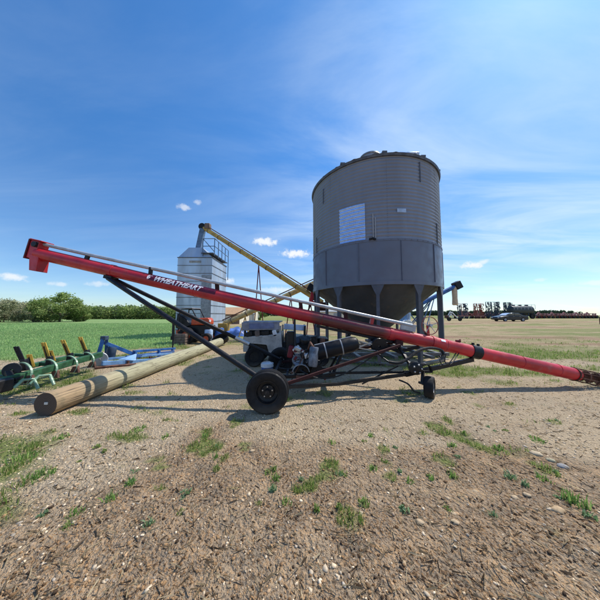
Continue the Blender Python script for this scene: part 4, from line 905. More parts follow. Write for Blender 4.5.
# sheds far behind
def shed(px0, px1, Ys, dep, zw, zr, mw, mr, mg, label):
    x0, x1 = (px0 - 300) / F * Ys, (px1 - 300) / F * Ys; o = thing('shed', V(((x0 + x1) / 2, Ys + dep / 2, 0)), label, 'shed', 'sheds behind the yard')
    MB().box(((x0 + x1) / 2, Ys + dep / 2, zw / 2), (x1 - x0, dep, zw)).build('wall', M[mw], o)
    rf = MB(); e = .25
    for sg in (-1, 1):
        yy = Ys + dep / 2 + sg * (dep / 2 + e); rf.hexa([V((x0 - e, yy, zw - .12)), V((x1 + e, yy, zw - .12)), V((x1 + e, Ys + dep / 2, zr)), V((x0 - e, Ys + dep / 2, zr)), V((x0 - e, yy, zw)), V((x1 + e, yy, zw)), V((x1 + e, Ys + dep / 2, zr + .12)), V((x0 - e, Ys + dep / 2, zr + .12))])
    rf.build('roof', M[mr], o)
    MB().prism([V((x1 + .02, Ys, 0)), V((x1 + .02, Ys + dep, 0)), V((x1 + .02, Ys + dep, zw)), V((x1 + .02, Ys + dep / 2, zr)), V((x1 + .02, Ys, zw))], (.03, 0, 0)).build('gable', M[mg], o)
    dr = MB().box(((x0 * .35 + x1 * .65), Ys - .03, zw * .42), (.9, .05, zw * .84)).build('door', M['shedwhite' if mw != 'shedwhite' else 'shedgrey'], o)
    MB().box(((x0 * .35 + x1 * .65) + .3, Ys - .07, zw * .42), (.05, .05, .12)).build('handle', M['black'], dr)
shed(208, 239.5, 40, 7.5, 1.75, 3.0, 'shedwall', 'shedroof', 'shedwhite', 'brown board shed with tan roof and cream gable right of the tower')
shed(246, 254, 62, 8, 1.9, 3.2, 'shedgrey', 'shedgrey', 'shedwhite', 'small grey sheet shed farther back than the brown one')
shed(320, 344, 52, 8, 2.4, 3.6, 'shedwhite', 'shedgrey', 'shedwhite', 'cream shed seen between the legs under the bin')

# ------------------------------------------------------------------ wooden pole on the ground
e0, e1 = V((at(44, 404, 3.6).x, 3.62, 0)), V((-4.12, 11.6, 0)); r0, r1 = .182, .200
lg = thing('wooden_pole', e0, 'long peeled wooden utility pole lying on the gravel, sawn end near', 'pole')
b = MB(); P = []; rs = []
for j in range(60):
    f = j / 59; c = e0.lerp(e1, f); c.z = (r0 + (r1 - r0) * f) + .004 + .01 * math.sin(f * 7); c.x += .02 * math.sin(f * 5); P.append(c); rs.append((r0 + (r1 - r0) * f) * (1 + .025 * noise.noise(V((0, f * 20, 0)))))
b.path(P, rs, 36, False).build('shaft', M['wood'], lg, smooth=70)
end = MB().path([P[0] + V((.0, -.004, 0)), P[0] + V((0, .01, 0))], [r0 * .985, r0], 36).build('sawn_end', M['woodend'], lg)
MB().box(P[0] + V((.02, -.010, .02)), (.05, .012, .035)).build('tag', M['wire'], end)
MB().path([P[-1], P[-1] + V((0, .02, 0))], [r1, r1 * .98], 36).build('sawn_end', M['woodend'], lg)

# ------------------------------------------------------------------ green plough on the left
pa, pb = V((-5.62, 4.25, .34)), V((-5.80, 6.55, .46)); pd = (pb - pa).normalized()
pl = thing('plough', V((-5.7, 5.4, 0)), 'old green plough with yellow spring trips resting at the field edge', 'plough')
MB().beam(pa, pb, .14, .14).build('main_beam', M['green'], pl, .01)
MB().beam(pa + V((-.55, .25, .06)), pb + V((-.5, -.3, .0)), .10, .10).build('rear_beam', M['green'], pl, .01)
for f in (.1, .5, .9): c = pa.lerp(pb, f); MB().beam(c, c + V((-.55, 0, .04)), .08, .08).build('cross_beam', M['green'], pl, .008)
MB().box(pa + V((.02, -.15, -.05)), (.28, .5, .24)).build('hitch', M['black'], pl, .03)
MB().beam(pa + V((0, -.35, 0)), pa + V((.08, -.9, -.15)), .09, .07).build('drawbar', M['black'], pl)
b = MB()
for q0, q1, w in (((0, 384, 4.3), (22, 374, 4.75), .10), ((2, 390, 4.2), (24, 381, 4.6), .07), ((8, 372, 4.5), (13, 384, 4.4), .09), ((14, 380, 4.4), (36, 370, 4.9), .06)): b.beam(at(*q0), at(*q1), w)
b.lathe([(.02, -.02), (.13, -.02), (.14, 0), (.13, .02), (.02, .02)], at(12, 370, 4.55), (.6, -1, .2), 22)
b.build('turnover_gear', M['black'], pl, .006)
for q_ in ((14, 388, 4.35), (30, 384, 4.55)): MB().path([at(*q_), at(q_[0] + 9, q_[1] - 8, q_[2] + .1), at(q_[0] + 20, q_[1] - 9, q_[2] + .25), at(q_[0] + 24, q_[1] + 1, q_[2] + .2)], .028, 8).build('stabiliser', M['paleedge'], pl)
units = [((80, 337), (86, 352), 'spring', 1), ((62.5, 340), (69, 355.5), 'spring', 1), ((43.3, 342.5), (48.5, 359), 'spring', 1), ((50, 350.5), (53.5, 361), 'spring', .6), ((29, 354.5), (32.5, 367), 'spring', .6), ((16, 346.5), (23, 362), 'black', 1)]
depth = (6.25, 5.75, 5.3, 5.5, 5.0, 4.75)
for (tp, ft, mm, sc), Yu in zip(units, depth):
    p0, p1 = at(*ft, Yu), at(*tp, Yu - .05)
    sp = MB()
    for dx in (-.03, .03): sp.beam(p0 + V((dx, 0, 0)), p1 + V((dx, 0, 0)), .022, .045)
    sp = sp.build('spring_trip', M[mm], pl, .006)
    b = MB(); n_ = 60; d = p1 - p0; dd, s_, u_ = frame(d)
    b.path([p0 + d * (.1 + .7 * j / n_) + (s_ * math.cos(j * .9) + u_ * math.sin(j * .9)) * .020 for j in range(n_ + 1)], .012, 6); b.build('coil', M['black'], sp)
    if sc == 1:
        c = V((p0.x + .03, p0.y, max(p0.z - .05, .3)))
        MB().prism([c + V((-.07, -.04, -.14)), c + V((.09, -.04, -.12)), c + V((.04, -.04, .12)), c + V((-.05, -.04, .10))], (0, .08, 0)).build('trip_bracket', M['black'], pl, .01)
        sh = []
        for j in range(13):
            a = -.2 + j / 12 * 2.3; sh.append(c + V((.02 + .30 * math.sin(a) , -.05 - .1 * j / 12, -.05 + .26 * math.cos(a) - .16)))
        sh = [V((p.x, p.y, max(p.z, .015))) for p in sh]
        b = MB()
        for q0, q1 in zip(sh, sh[1:]): b.beam(q0, q1, .034, .022)
        b.build('shank', M['paleedge'], pl)
        b = MB().prism([sh[-1] + V((-.12, 0, -.0)), sh[-1] + V((.12, -.02, 0)), sh[-1] + V((.05, .02, .16)), sh[-1] + V((-.06, .02, .14))], (.02, .03, 0)); b.build('share', M['rust'], pl)

# ------------------------------------------------------------------ blue implement next to it
def bi(px, py, Yq): return at(px, py, Yq)
im = thing('blue_implement', V((-5.9, 8.2, 0)), 'bright blue hitch mounted implement lying between plough and pole', 'implement')
mt = bi(103, 339, 7.0)
b = MB().beam(bi(98, 356, 6.95), mt, .09, .09); b.beam(bi(106, 357, 7.5), mt + V((.03, .1, 0)), .08, .08); b.build('mast', M['blue'], im, .006)
MB().box(mt + V((.02, .03, .03)), (.16, .14, .12)).build('top_hitch', M['cultdark'], im, .01)
MB().beam(bi(104, 342.5, 7.1), bi(141, 357, 8.0), .07, .11).build('diagonal_brace', M['blue'], im, .006)
MB().lathe([(.02, -.03), (.19, -.02), (.20, 0), (.19, .02), (.02, .03)], bi(100, 359, 6.85), (.5, -1, 0), 28).build('disc', M['pipe'], im)
MB().lathe([(.001, -.2), (.11, -.2), (.13, -.15), (.13, .15), (.11, .2), (.001, .2)], bi(111, 353, 7.3), (.15, 0, 1), 18).build('cylinder', M['cultdark'], im)
for (a, Ya), (b2, Yb), w, mm in ((((133, 351.5), 7.9), ((175, 348.5), 9.6), .07, 'blue'), (((126, 357), 7.5), ((174, 351.5), 9.3), .07, 'blue'), (((102, 363.5), 6.8), ((150, 360.5), 8.0), .10, 'bluepale'), (((107, 359), 7.1), ((172, 353.5), 9.0), .06, 'bluepale'), (((150, 360.5), 8.0), ((172, 354.5), 9.2), .08, 'blue')):
    MB().beam(bi(*a, Ya), bi(*b2, Yb), w, w * 1.2).build('rail', M[mm], im, .006)
MB().prism([bi(118, 359.5, 7.2), bi(135, 354, 7.6), bi(134, 360.5, 7.4)], (.02, .05, .0)).build('gusset', M['bluepale'], im)
for px, y0, y1, Yq in ((159, 349.5, 359, 8.6), (135, 351, 359, 7.8), (172.5, 349, 355, 9.3)): MB().beam(bi(px, y0, Yq), bi(px, y1, Yq), .08, .08).build('post', M['blue'], im)
MB().beam(bi(95, 368.5, 6.7), bi(136, 365, 7.2), .16, .10).build('rusty_blade', M['rust'], im, .01)
for px, Yq in ((104, 6.9), (128, 7.3), (150, 8.1), (171, 9.3)):
    c = bi(px, 362 if px < 140 else 358, Yq); MB().beam(V((c.x, c.y, 0)), V((c.x, c.y, max(c.z, .12))), .06, .05).build('foot', M['rust'], im)
c = bi(172.5, 352, 9.6); b = MB().tube(V((c.x, c.y, 0)), V((c.x, c.y, 1.42)), .028, n=10); b.tube(V((c.x, c.y, .55)), V((c.x, c.y, 1.42)), .055, n=10); b.box(V((c.x - .03, c.y, .62)), (.10, .1, .16)); b.build('jack_post', M['black'], im)

# ------------------------------------------------------------------ trees
def tree(name, base, h, rx, ry, n, label, group, cols, z0=.12, leaf=.2, trunk=.13, nclump=46, seed=1):
    r_ = np.random.default_rng(seed); base = V(base); o = thing(name, base, label, 'tree' if 'tree' in name else 'bush', group)
    b = MB(); b.path([base + V((0, 0, -.1)), base + V((.05, 0, h * .25)), base + V((-.08, .05, h * .5)), base + V((.02, 0, h * .8))], [trunk, trunk * .8, trunk * .5, trunk * .15], 8)
    for j in range(9):
        a = j * 2.4; q0 = base + V((0, 0, h * (.15 + .06 * j))); q1 = q0 + V((math.cos(a) * rx * .65, math.sin(a) * ry * .65, h * .22)); b.path([q0, q0.lerp(q1, .5) + V((0, 0, .1)), q1], [trunk * .45, trunk * .3, trunk * .1], 6)
    b.build('trunk', M['bark'], o)
    # clumps on an uneven shell, leaves round each clump
    cc = []
    while len(cc) < nclump:
        p = r_.normal(size=3); p /= np.linalg.norm(p); rr = r_.uniform(.45, 1.0) ** .6
        q_ = p * rr; q_[2] = q_[2] * .5 + .5
        wz = np.sqrt(max(.05, 1 - ((q_[2] - .42) / .62) ** 2)); cc.append((q_[0] * rx * wz, q_[1] * ry * wz, h * (z0 + (1 - z0) * q_[2] * .97)))
    cc = np.array(cc); ci = r_.integers(0, nclump, n); cs = (r_.uniform(.09, .19, nclump) * (rx + h) * .5)[ci]
    g = r_.normal(size=(n, 3)) * .55; P0 = cc[ci] + g * cs[:, None] * np.array([1, 1, .75]); P0[:, 2] = np.maximum(P0[:, 2], .1)
    a = r_.random(n) * 2 * PI; el = r_.uniform(-.9, .9, n); s = leaf * r_.uniform(.6, 1.3, n)
    d1 = np.stack((np.cos(a), np.sin(a), np.zeros(n)), -1); d2 = np.stack((-np.sin(a) * np.sin(el), np.cos(a) * np.sin(el), np.cos(el)), -1)
    W = np.stack((P0 - d1 * s[:, None] * .5, P0 - d2 * s[:, None] * .35, P0 + d1 * s[:, None] * .5, P0 + d2 * s[:, None] * .35), 1)
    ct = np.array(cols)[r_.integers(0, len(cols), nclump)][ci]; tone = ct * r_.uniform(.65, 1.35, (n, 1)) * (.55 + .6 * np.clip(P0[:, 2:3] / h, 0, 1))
    f = np_mesh('crown', W.reshape(-1, 3), np.arange(4 * n), np.full(n, 4), M['leaf'], np.repeat(tone, 4, 0)); f.parent = o; return o
GRN = [(.22, .30, .085), (.27, .345, .105), (.17, .24, .065), (.33, .40, .135)]; OLV = [(.31, .33, .18), (.36, .365, .22), (.25, .28, .14), (.42, .40, .25)]
gx = lambda px, Yt: (px - 300) / F * Yt
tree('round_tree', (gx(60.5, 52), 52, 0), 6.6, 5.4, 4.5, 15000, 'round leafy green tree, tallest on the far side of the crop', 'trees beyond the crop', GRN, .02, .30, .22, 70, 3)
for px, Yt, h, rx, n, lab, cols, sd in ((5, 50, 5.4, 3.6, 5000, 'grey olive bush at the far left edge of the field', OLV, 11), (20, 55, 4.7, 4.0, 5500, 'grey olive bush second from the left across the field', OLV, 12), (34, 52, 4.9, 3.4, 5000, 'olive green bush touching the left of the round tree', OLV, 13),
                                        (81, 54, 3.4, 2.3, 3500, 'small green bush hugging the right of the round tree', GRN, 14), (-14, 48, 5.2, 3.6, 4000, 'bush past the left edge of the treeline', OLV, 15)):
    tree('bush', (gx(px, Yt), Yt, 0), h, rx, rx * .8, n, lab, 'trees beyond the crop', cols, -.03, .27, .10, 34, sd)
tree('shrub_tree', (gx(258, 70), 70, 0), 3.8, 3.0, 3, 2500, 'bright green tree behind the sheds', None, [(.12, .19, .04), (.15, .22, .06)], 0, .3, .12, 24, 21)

def treeline(name, x0, x1, y0, y1, n, h0, h1, label, cols, leaf, ncl):
    c = np.stack((rng.uniform(x0, x1, ncl), rng.uniform(y0, y1, ncl), np.zeros(ncl)), -1)
    hh = h0 + (h1 - h0) * fbm(c[:, 0], c[:, 1], .12, 3, 90) + rng.normal(0, .5, ncl); ci = rng.integers(0, ncl, n)
    g = rng.normal(size=(n, 3)); P0 = c[ci] + g * np.array([1.3, 1.0, 0]); P0[:, 2] = hh[ci] * np.clip(rng.beta(1.6, 1.1, n), .02, 1) * (1 - .10 * g[:, 0] ** 2).clip(.4, 1) + rise(P0[:, 0], P0[:, 1])
    a = rng.random(n) * 2 * PI; s = leaf * rng.uniform(.6, 1.4, n); d1 = np.stack((np.cos(a), np.sin(a), np.zeros(n)), -1); el = rng.uniform(-.7, .7, n); d2 = np.stack((-np.sin(a) * np.sin(el), np.cos(a) * np.sin(el), np.cos(el)), -1)
    W = np.stack((P0 - d1 * s[:, None] * .5, P0 - d2 * s[:, None] * .4, P0 + d1 * s[:, None] * .5, P0 + d2 * s[:, None] * .4), 1)
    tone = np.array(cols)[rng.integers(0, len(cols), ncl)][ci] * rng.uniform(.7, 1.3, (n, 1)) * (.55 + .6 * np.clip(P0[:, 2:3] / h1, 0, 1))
    o = np_mesh(name, W.reshape(-1, 3), np.arange(4 * n), np.full(n, 4), M['leaf'], np.repeat(tone, 4, 0)); tag(o, label, 'trees', kind='stuff')
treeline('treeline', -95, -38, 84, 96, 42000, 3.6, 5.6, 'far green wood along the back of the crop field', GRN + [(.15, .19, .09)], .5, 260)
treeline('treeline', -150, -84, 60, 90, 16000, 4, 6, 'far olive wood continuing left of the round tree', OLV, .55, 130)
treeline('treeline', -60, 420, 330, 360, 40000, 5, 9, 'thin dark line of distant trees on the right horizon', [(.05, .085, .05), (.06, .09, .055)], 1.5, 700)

# ------------------------------------------------------------------ machinery row and car in the distance
def gz_(x, y): return float(rise(np.array([x]), np.array([y]))[0])
# car
cy = 36.5; cx0 = (499 - 300) / F * cy; cg = gz_(cx0 + 2, cy)
car = thing('parked_car', (cx0 + 2.4, cy + .9, cg), 'dark sedan car parked alone on the dry grass at the right', 'car')
def prof(pts, y0, y1, m, name, parent, taper=0, bev=.04):
    b = MB(); P = [V((cx0 + x_, 0, cg + z_)) for x_, z_ in pts]; n = len(P); vs = []
    for y_, in ((y0,), (y1,)): vs += [V((p.x, cy + y_, p.z)) for p in P]
    b.add(vs, [tuple(range(n)), tuple(reversed(range(n, 2 * n)))] + [(i_, n + i_, n + (i_ + 1) % n, (i_ + 1) % n) for i_ in range(n)])
    return b.build(name, m, parent, bev)
prof([(0.02, .30), (.0, .55), (.12, .74), (1.25, .92), (3.9, .95), (4.72, .90), (4.80, .62), (4.74, .28), (4.3, .22), (.5, .22)], 0, 1.78, M['carpaint'], 'body', car, bev=.07)
hd = prof([(.10, .755), (1.25, .93), (1.20, .95), (.16, .79)], .1, 1.68, M['carsilver'], 'hood', car, bev=.01)
cab = prof([(1.20, .93), (1.95, 1.36), (2.5, 1.42), (3.3, 1.38), (4.15, .95)], .12, 1.66, M['carsilver'], 'cabin', car, bev=.05)
prof([(1.45, .97), (2.02, 1.31), (2.52, 1.36), (2.52, .97)], .095, .13, M['glass'], 'side_window', cab, bev=.005); prof([(2.60, .97), (2.60, 1.36), (3.25, 1.32), (3.85, .98)], .095, .13, M['glass'], 'side_window', cab, bev=.005)
b = MB().add([V((cx0 + 1.27, cy + .25, cg + .99)), V((cx0 + 1.27, cy + 1.53, cg + .99)), V((cx0 + 1.90, cy + 1.50, cg + 1.355)), V((cx0 + 1.90, cy + .28, cg + 1.355))], [(0, 1, 2, 3)]); b.v = [p + V((-.02, 0, .02)) for p in b.v]; b.build('windscreen', M['plasticpale'], cab)  # reflection on the glass painted as a pale colour
for wx in (.95, 3.85):
    for wy in (.08, 1.7):
        c = V((cx0 + wx, cy + wy, cg + .32)); w_o = MB().lathe([(.001, -.09), (.20, -.09), (.22, -.1), (.22, .1), (.001, .1)], c, (0, 1, 0), 24).build('wheel', M['grey'], car)
        MB().lathe([(.21, -.10), (.30, -.11), (.32, -.08), (.32, .08), (.30, .11), (.21, .10)], c, (0, 1, 0), 28, True).build('tyre', M['rubber'], w_o)
for wy in (.25, 1.5): MB().box((cx0 + .03, cy + wy, cg + .62), (.06, .34, .12)).build('headlight', M['lamp'], car, .01); MB().box((cx0 + 4.79, cy + wy, cg + .75), (.05, .32, .13)).build('tail_light', M['red'], car, .01)
for dx in (1.95, 2.95): MB().box((cx0 + dx + .4, cy - .012, cg + .80), (.16, .025, .03)).build('handle', M['steel'], car)

def wheel_simple(c, r, parent, w=.2):
    o = MB().lathe([(.001, -w * .3), (r * .5, -w * .3), (r * .55, w * .3), (.001, w * .3)], c, (0, 1, 0), 14).build('wheel', M['hub'], parent); MB().lathe([(r * .5, -w * .45), (r * .9, -w * .5), (r, -w * .3), (r, w * .3), (r * .9, w * .5), (r * .5, w * .45)], c, (0, 1, 0), 18, True).build('tyre', M['rubber'], o)
def folded_cultivator(px0, px1, Ym, ztop, m, m2, label, dense):
    x0, x1 = (px0 - 300) / F * Ym, (px1 - 300) / F * Ym; g = gz_((x0 + x1) / 2, Ym); t = thing('folded_cultivator', ((x0 + x1) / 2, Ym, g), label, 'cultivator', 'folded cultivators in the machinery row'); w = x1 - x0
    b = MB().beam((x0 - .4, Ym, g + .75), (x1 + .4, Ym, g + .75), .16, .18); b.beam((x0, Ym - 1.2, g + .75), (x1, Ym - 1.2, g + .75), .14, .16)
    for f in (0, .5, 1): b.beam((x0 + w * f, Ym - 1.2, g + .75), (x0 + w * f, Ym + 1.2, g + .75), .12, .14)
    b.build('center_frame', M[m], t)
    for sg in (-1, 1):
        wx = x0 + w * (.25 if sg < 0 else .75); b = MB(); hw = w * .21
        for f in (-1, 0, 1): b.beam((wx + f * hw, Ym - .5, g + .8), (wx + f * hw + sg * -.1, Ym - .3, g + ztop), .10, .12)
        for zz in np.linspace(g + 1.1, g + ztop, 4): b.beam((wx - hw, Ym - .45, zz), (wx + hw, Ym - .4, zz), .10, .10)
        wg = b.build('wing_frame', M[m], t); k = MB()
        for j in range(dense):
            zz = g + 1.0 + (ztop - 1.0) * (j + .5) / dense; xx = wx + random.uniform(-hw, hw)
            k.path([V((xx, Ym - .5, zz)), V((xx + sg * .35, Ym - .9, zz + .05)), V((xx + sg * .45, Ym - .8, zz - .3)), V((xx + sg * .2, Ym - .9, zz - .45))], .075, 5)
        k.build('tine', M[m2], wg)
    for f in (.1, .9): wheel_simple((x0 + w * f, Ym - .9, g + .38), .38, t); wheel_simple((x0 + w * f, Ym + .9, g + .38), .38, t)
    k = MB()
    for j in range(10): xx = x0 - .3 + (w + .6) * j / 9; k.path([V((xx, Ym - 1.2, g + .7)), V((xx + .2, Ym - 1.4, g + .45)), V((xx, Ym - 1.4, g + .03))], .05, 5)
    k.build('tine', M[m2], t)
folded_cultivator(456, 465, 64, 4.3, 'cultpink', 'cultdark', 'leftmost folded cultivator with bleached red upright wings', 30)
folded_cultivator(472, 480.5, 66, 4.4, 'cultpink', 'cultred', 'bleached red folded cultivator, second from left in the row', 30)
folded_cultivator(484, 497, 66, 4.9, 'cultdark', 'cultdark', 'wide dark blue folded cultivator behind the left of the car', 48)
folded_cultivator(502, 509, 67, 4.8, 'cultdark', 'cultdark', 'narrow dark folded cultivator beside the seed tank', 42)
# seed tank cart
Ym = 63; x0, x1 = gx(509, Ym), gx(531, Ym); g = gz_(x0, Ym); t = thing('tank_cart', ((x0 + x1) / 2, Ym, g), 'big grey seed tank cart above the parked car', 'tank cart')
L2 = x1 - x0; b = MB().lathe([(.001, 0), (.7, 0), (1.25, .35), (1.3, .7), (1.3, L2 - .7), (1.25, L2 - .35), (.7, L2), (.001, L2)], (x0, Ym, g + 2.35), (1, 0, 0), 28); b.build('tank', M['tankgrey'], t)
b = MB()
for f in (.2, .5, .8): b.lathe([(.35, 0), (.35, .35), (.001, .42)], (x0 + L2 * f, Ym, g + 3.6), n=16)
b.build('tank_lid', M['cultdark'], t)
b = MB().beam((x0 - .8, Ym - .7, g + .9), (x1 + .8, Ym - .7, g + .9), .2, .3); b.beam((x0 - .8, Ym + .7, g + .9), (x1 + .8, Ym + .7, g + .9), .2, .3)
for f in (.1, .4, .7, .95): b.beam((x0 + L2 * f, Ym - 1.0, g + .9), (x0 + L2 * f, Ym - 1.0, g + 2.2), .14); 
b.build('frame', M['cultdark'], t)
b = MB().tube((x0 + .2, Ym - 1.3, g + 3.9), (x1 - .2, Ym - 1.3, g + 3.9), .05, n=6)
for j in range(7): b.tube((x0 + .2 + (L2 - .4) * j / 6, Ym - 1.3, g + 2.6), (x0 + .2 + (L2 - .4) * j / 6, Ym - 1.3, g + 3.9), .04, n=6)
b.build('railing', M['pipe'], t)
for f in (.15, .45, .85): wheel_simple((x0 + L2 * f, Ym - 1.1, g + .7), .7, t, .5)
# low red implements along the row
def low_cultivator(xc, Ym, w, m):
    g = gz_(xc, Ym); t = thing('red_cultivator', (xc, Ym, g), 'x', 'cultivator', 'low red cultivators in the machinery row')
    b = MB()
    for dy in (-1, 0, 1): b.beam((xc - w / 2, Ym + dy, g + .85), (xc + w / 2, Ym + dy, g + .85), .24, .30)
    for f in (-.5, -.17, .17, .5): b.beam((xc + f * w, Ym - 1, g + .85), (xc + f * w, Ym + 1, g + .85), .12, .12)
    b.build('frame', M[m], t)
    b = MB(); b.beam((xc - w * .3, Ym, g + .9), (xc - w * .05, Ym, g + 1.9), .2); b.beam((xc + w * .2, Ym, g + .9), (xc - w * .05, Ym, g + 1.9), .2); b.beam((xc - w * .4, Ym - .8, g + 1.5), (xc + w * .45, Ym - .8, g + 1.3), .2)
    for f in (-.45, -.25, .12, .33): b.beam((xc + w * f, Ym - .9, g + .8), (xc + w * (f + .06), Ym - .9, g + 1.55), .22, .3)
    b.build('lift_frame', M['cultpink'], t)
    k = MB()
    for j in range(12):
        for dy in (-1, .3): xx = xc - w / 2 + w * j / 11; k.path([V((xx, Ym + dy, g + .85)), V((xx + .25, Ym + dy, g + .6)), V((xx, Ym + dy, g + .02))], .10, 5)
    k.build('tine', M['cultred'], t)
    for f in (-.35, .0, .35): wheel_simple((xc + w * f, Ym - 1.3, g + .4), .4, t, .25)
    return t
labs = ['low red cultivator just right of the seed tank', 'low red cultivator second right of the seed tank', 'low red cultivator third right of the seed tank', 'low red cultivator fourth right of the seed tank', 'last low red cultivator at the right end of the row']
for (px, w), lb in zip(((539, 4.2), (552, 4.0), (564, 3.8), (576, 3.6), (587, 3.4)), labs): low_cultivator(gx(px, 70), 70, w, 'cultred')['label'] = lb
for px, lb in ((469, 'low dark red cultivator under the two bleached upright ones'), (490, 'low dark red cultivator under the wide blue folded one')): low_cultivator(gx(px, 69), 69, 5.5, 'cultred')['label'] = lb
# small white-armed implement near the bin leg
Ym = 39; x0 = gx(445, Ym); x1 = gx(459.5, Ym); g = gz_(x0, Ym); t = thing('harrow_cart', ((x0 + x1) / 2, Ym, g), 'small cart with crossed white arms on the grass right of the bin', 'implement')
b = MB().beam((x0 + .1, Ym, g + .5), (x1 - .1, Ym, g + .45), .12, .12); b.build('frame', M['cultdark'], t)
for (a, za), (c_, zc) in (((.2, .5), (.9, 1.7)), ((.9, 1.7), (1.3, .6)), ((1.2, 1.55), (2.2, .45)), ((.55, .6), (1.2, 1.55))): MB().beam((x0 + a, Ym, g + za), (x0 + c_, Ym, g + zc), .10, .12).build('arm', M['plasticwhite'], t)
wheel_simple((x0 + .35, Ym - .4, g + .35), .35, t); wheel_simple((x1 - .3, Ym - .4, g + .33), .33, t); MB().box((x0 + .15, Ym - .1, g + .75), (.5, .5, .5)).build('hopper', M['rust'], t, .03)
# dark post at the right edge
Ym = 30; c = V((gx(599.5, Ym), Ym, gz_(gx(599, Ym), Ym))); o = thing('fence_post', c, 'dark wooden post at the far right edge of the field', 'post'); MB().tube(c, c + V((0, 0, .95)), .13, .12, n=10).build('timber', M['rust'], o); MB().lathe([(.12, .93), (.13, .95), (.001, 1.0)], c, n=10).build('cap', M['black'], o)

# ------------------------------------------------------------------ daylight
EL, AZ = math.radians(56.3), math.radians(60.4)       # sun ahead and to the right of the view
sv = V((math.sin(AZ) * math.cos(EL), math.cos(AZ) * math.cos(EL), math.sin(EL)))
sd = bpy.data.lights.new('sun', 'SUN'); sun = bpy.data.objects.new('sun', sd); C.objects.link(sun); sd.energy = 5.0; sd.angle = math.radians(.53); sd.color = (1, .94, .85)
sun.rotation_euler = (-sv).to_track_quat('-Z', 'Y').to_euler(); sun.location = (0, 0, 30)
W = bpy.data.worlds.new('World'); S.world = W; W.use_nodes = True; t = W.node_tree; t.nodes.clear(); L = t.links
out = N(t, 'ShaderNodeOutputWorld'); bgn = N(t, 'ShaderNodeBackground'); L.new(bgn.outputs[0], out.inputs[0]); bgn.inputs[1].default_value = .14
sky = N(t, 'ShaderNodeTexSky', sky_type='NISHITA'); sky.sun_disc = False; sky.sun_elevation = EL; sky.sun_rotation = AZ; sky.altitude = 500; sky.air_density = 1.0; sky.dust_density = .6; sky.ozone_density = 2.2
gen = N(t, 'ShaderNodeTexCoord').outputs['Generated']
sx = N(t, 'ShaderNodeSeparateXYZ'); L.new(gen, sx.inputs[0]); x_, y_, z_ = sx.outputs
az = math_(t, 'ARCTAN2', x_, y_); el = math_(t, 'ARCSINE', z_)
hs = N(t, 'ShaderNodeHueSaturation'); L.new(sky.outputs[0], hs.inputs['Color']); hs.inputs['Saturation'].default_value = 1.12
col = mixc(t, ramp(t, el, .02, .75), (.86, .98, 1.10), (.62, 1.14, 1.46)); col = mixc(t, 1.0, hs.outputs[0], col, 'MULTIPLY')
# high thin cloud on a flat sheet overhead
zc = math_(t, 'MAXIMUM', z_, .02); pv = N(t, 'ShaderNodeCombineXYZ'); L.new(math_(t, 'DIVIDE', x_, math_(t, 'ADD', zc, .12)), pv.inputs[0]); L.new(math_(t, 'DIVIDE', y_, math_(t, 'ADD', zc, .12)), pv.inputs[1])
mp = N(t, 'ShaderNodeMapping'); L.new(pv.outputs[0], mp.inputs[0]); mp.inputs['Rotation'].default_value = (0, 0, .35); mp.inputs['Scale'].default_value = (.55, 1.7, 1)
c1 = N(t, 'ShaderNodeTexNoise'); L.new(mp.outputs[0], c1.inputs['Vector']); c1.inputs['Scale'].default_value = 1.1; c1.inputs['Detail'].default_value = 9; c1.inputs['Roughness'].default_value = .58; c1.inputs['Distortion'].default_value = .6
c2 = N(t, 'ShaderNodeTexNoise'); L.new(pv.outputs[0], c2.inputs['Vector']); c2.inputs['Scale'].default_value = .45; c2.inputs['Detail'].default_value = 3
right = ramp(t, az, -.6, .5, .16, 1.0)
cir = math_(t, 'MULTIPLY', math_(t, 'MULTIPLY', ramp(t, c1.outputs[0], .33, .70), ramp(t, c2.outputs[0], .22, .54)), math_(t, 'MULTIPLY', right, .62))
col = mixc(t, cir, col, (6.2, 7.2, 8.0))
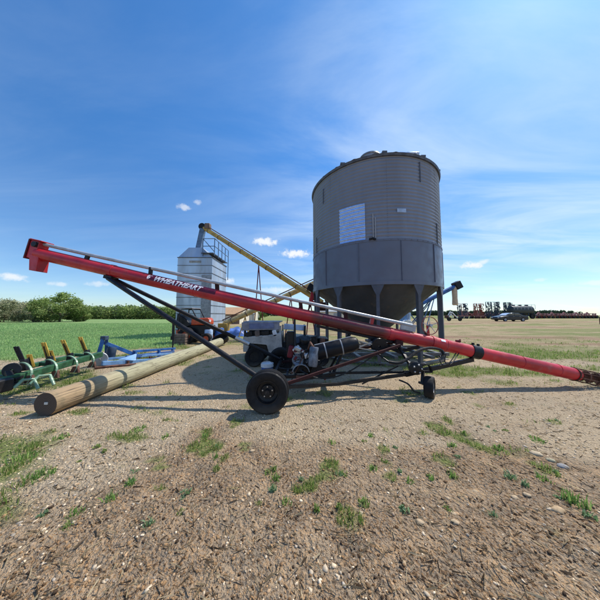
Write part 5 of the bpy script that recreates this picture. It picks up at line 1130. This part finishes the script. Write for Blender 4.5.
# a few small fair weather clouds low in the sky
av = N(t, 'ShaderNodeCombineXYZ'); L.new(az, av.inputs[0]); L.new(el, av.inputs[1])
cn = N(t, 'ShaderNodeTexNoise'); L.new(av.outputs[0], cn.inputs['Vector']); cn.inputs['Scale'].default_value = 38; cn.inputs['Detail'].default_value = 7; cn.inputs['Roughness'].default_value = .6
puffs = [(265, 242, 17, 5, .95), (296, 253.5, 19, 5, .95), (472, 265.5, 14, 5, .95), (483, 262, 8, 3, .6), (12, 277, 20, 5, .8), (60, 284, 12, 3, .5), (100, 284, 14, 3.5, .5), (184, 207, 8, 4, .55), (197, 202, 5, 3, .4), (228, 281, 9, 5, .7), (540, 280, 9, 2.2, .35), (280, 290, 22, 4, .55), (590, 283, 26, 3, .4), (156, 283, 10, 3, .5)]
dens = None
for px, py, w, h, amp in puffs:
    r_ = ray(px, py).normalized(); a0, e0_ = math.atan2(r_.x, r_.y), math.asin(r_.z); sc = r_.y / 1.0
    k = ray(px + w, py).normalized(); wa = abs(math.atan2(k.x, k.y) - a0); k = ray(px, py - h).normalized(); ha = abs(math.asin(k.z) - e0_)
    d_ = N(t, 'ShaderNodeVectorMath', operation='SUBTRACT'); L.new(av.outputs[0], d_.inputs[0]); d_.inputs[1].default_value = (a0, e0_, 0)
    m_ = N(t, 'ShaderNodeVectorMath', operation='MULTIPLY'); L.new(d_.outputs[0], m_.inputs[0]); m_.inputs[1].default_value = (1 / wa, 1 / ha, 0)
    l_ = N(t, 'ShaderNodeVectorMath', operation='LENGTH'); L.new(m_.outputs[0], l_.inputs[0])
    v_ = math_(t, 'SUBTRACT', math_(t, 'ADD', math_(t, 'MULTIPLY', cn.outputs[0], 2.2), -.35), l_.outputs['Value'])
    v_ = ramp(t, v_, -.25, .55, 0, amp); dens = v_ if dens is None else math_(t, 'MAXIMUM', dens, v_)
col = mixc(t, dens, col, (6.9, 7.1, 7.3))
L.new(col, bgn.inputs[0])
S.cycles.max_bounces = 6; S.cycles.use_denoising = True
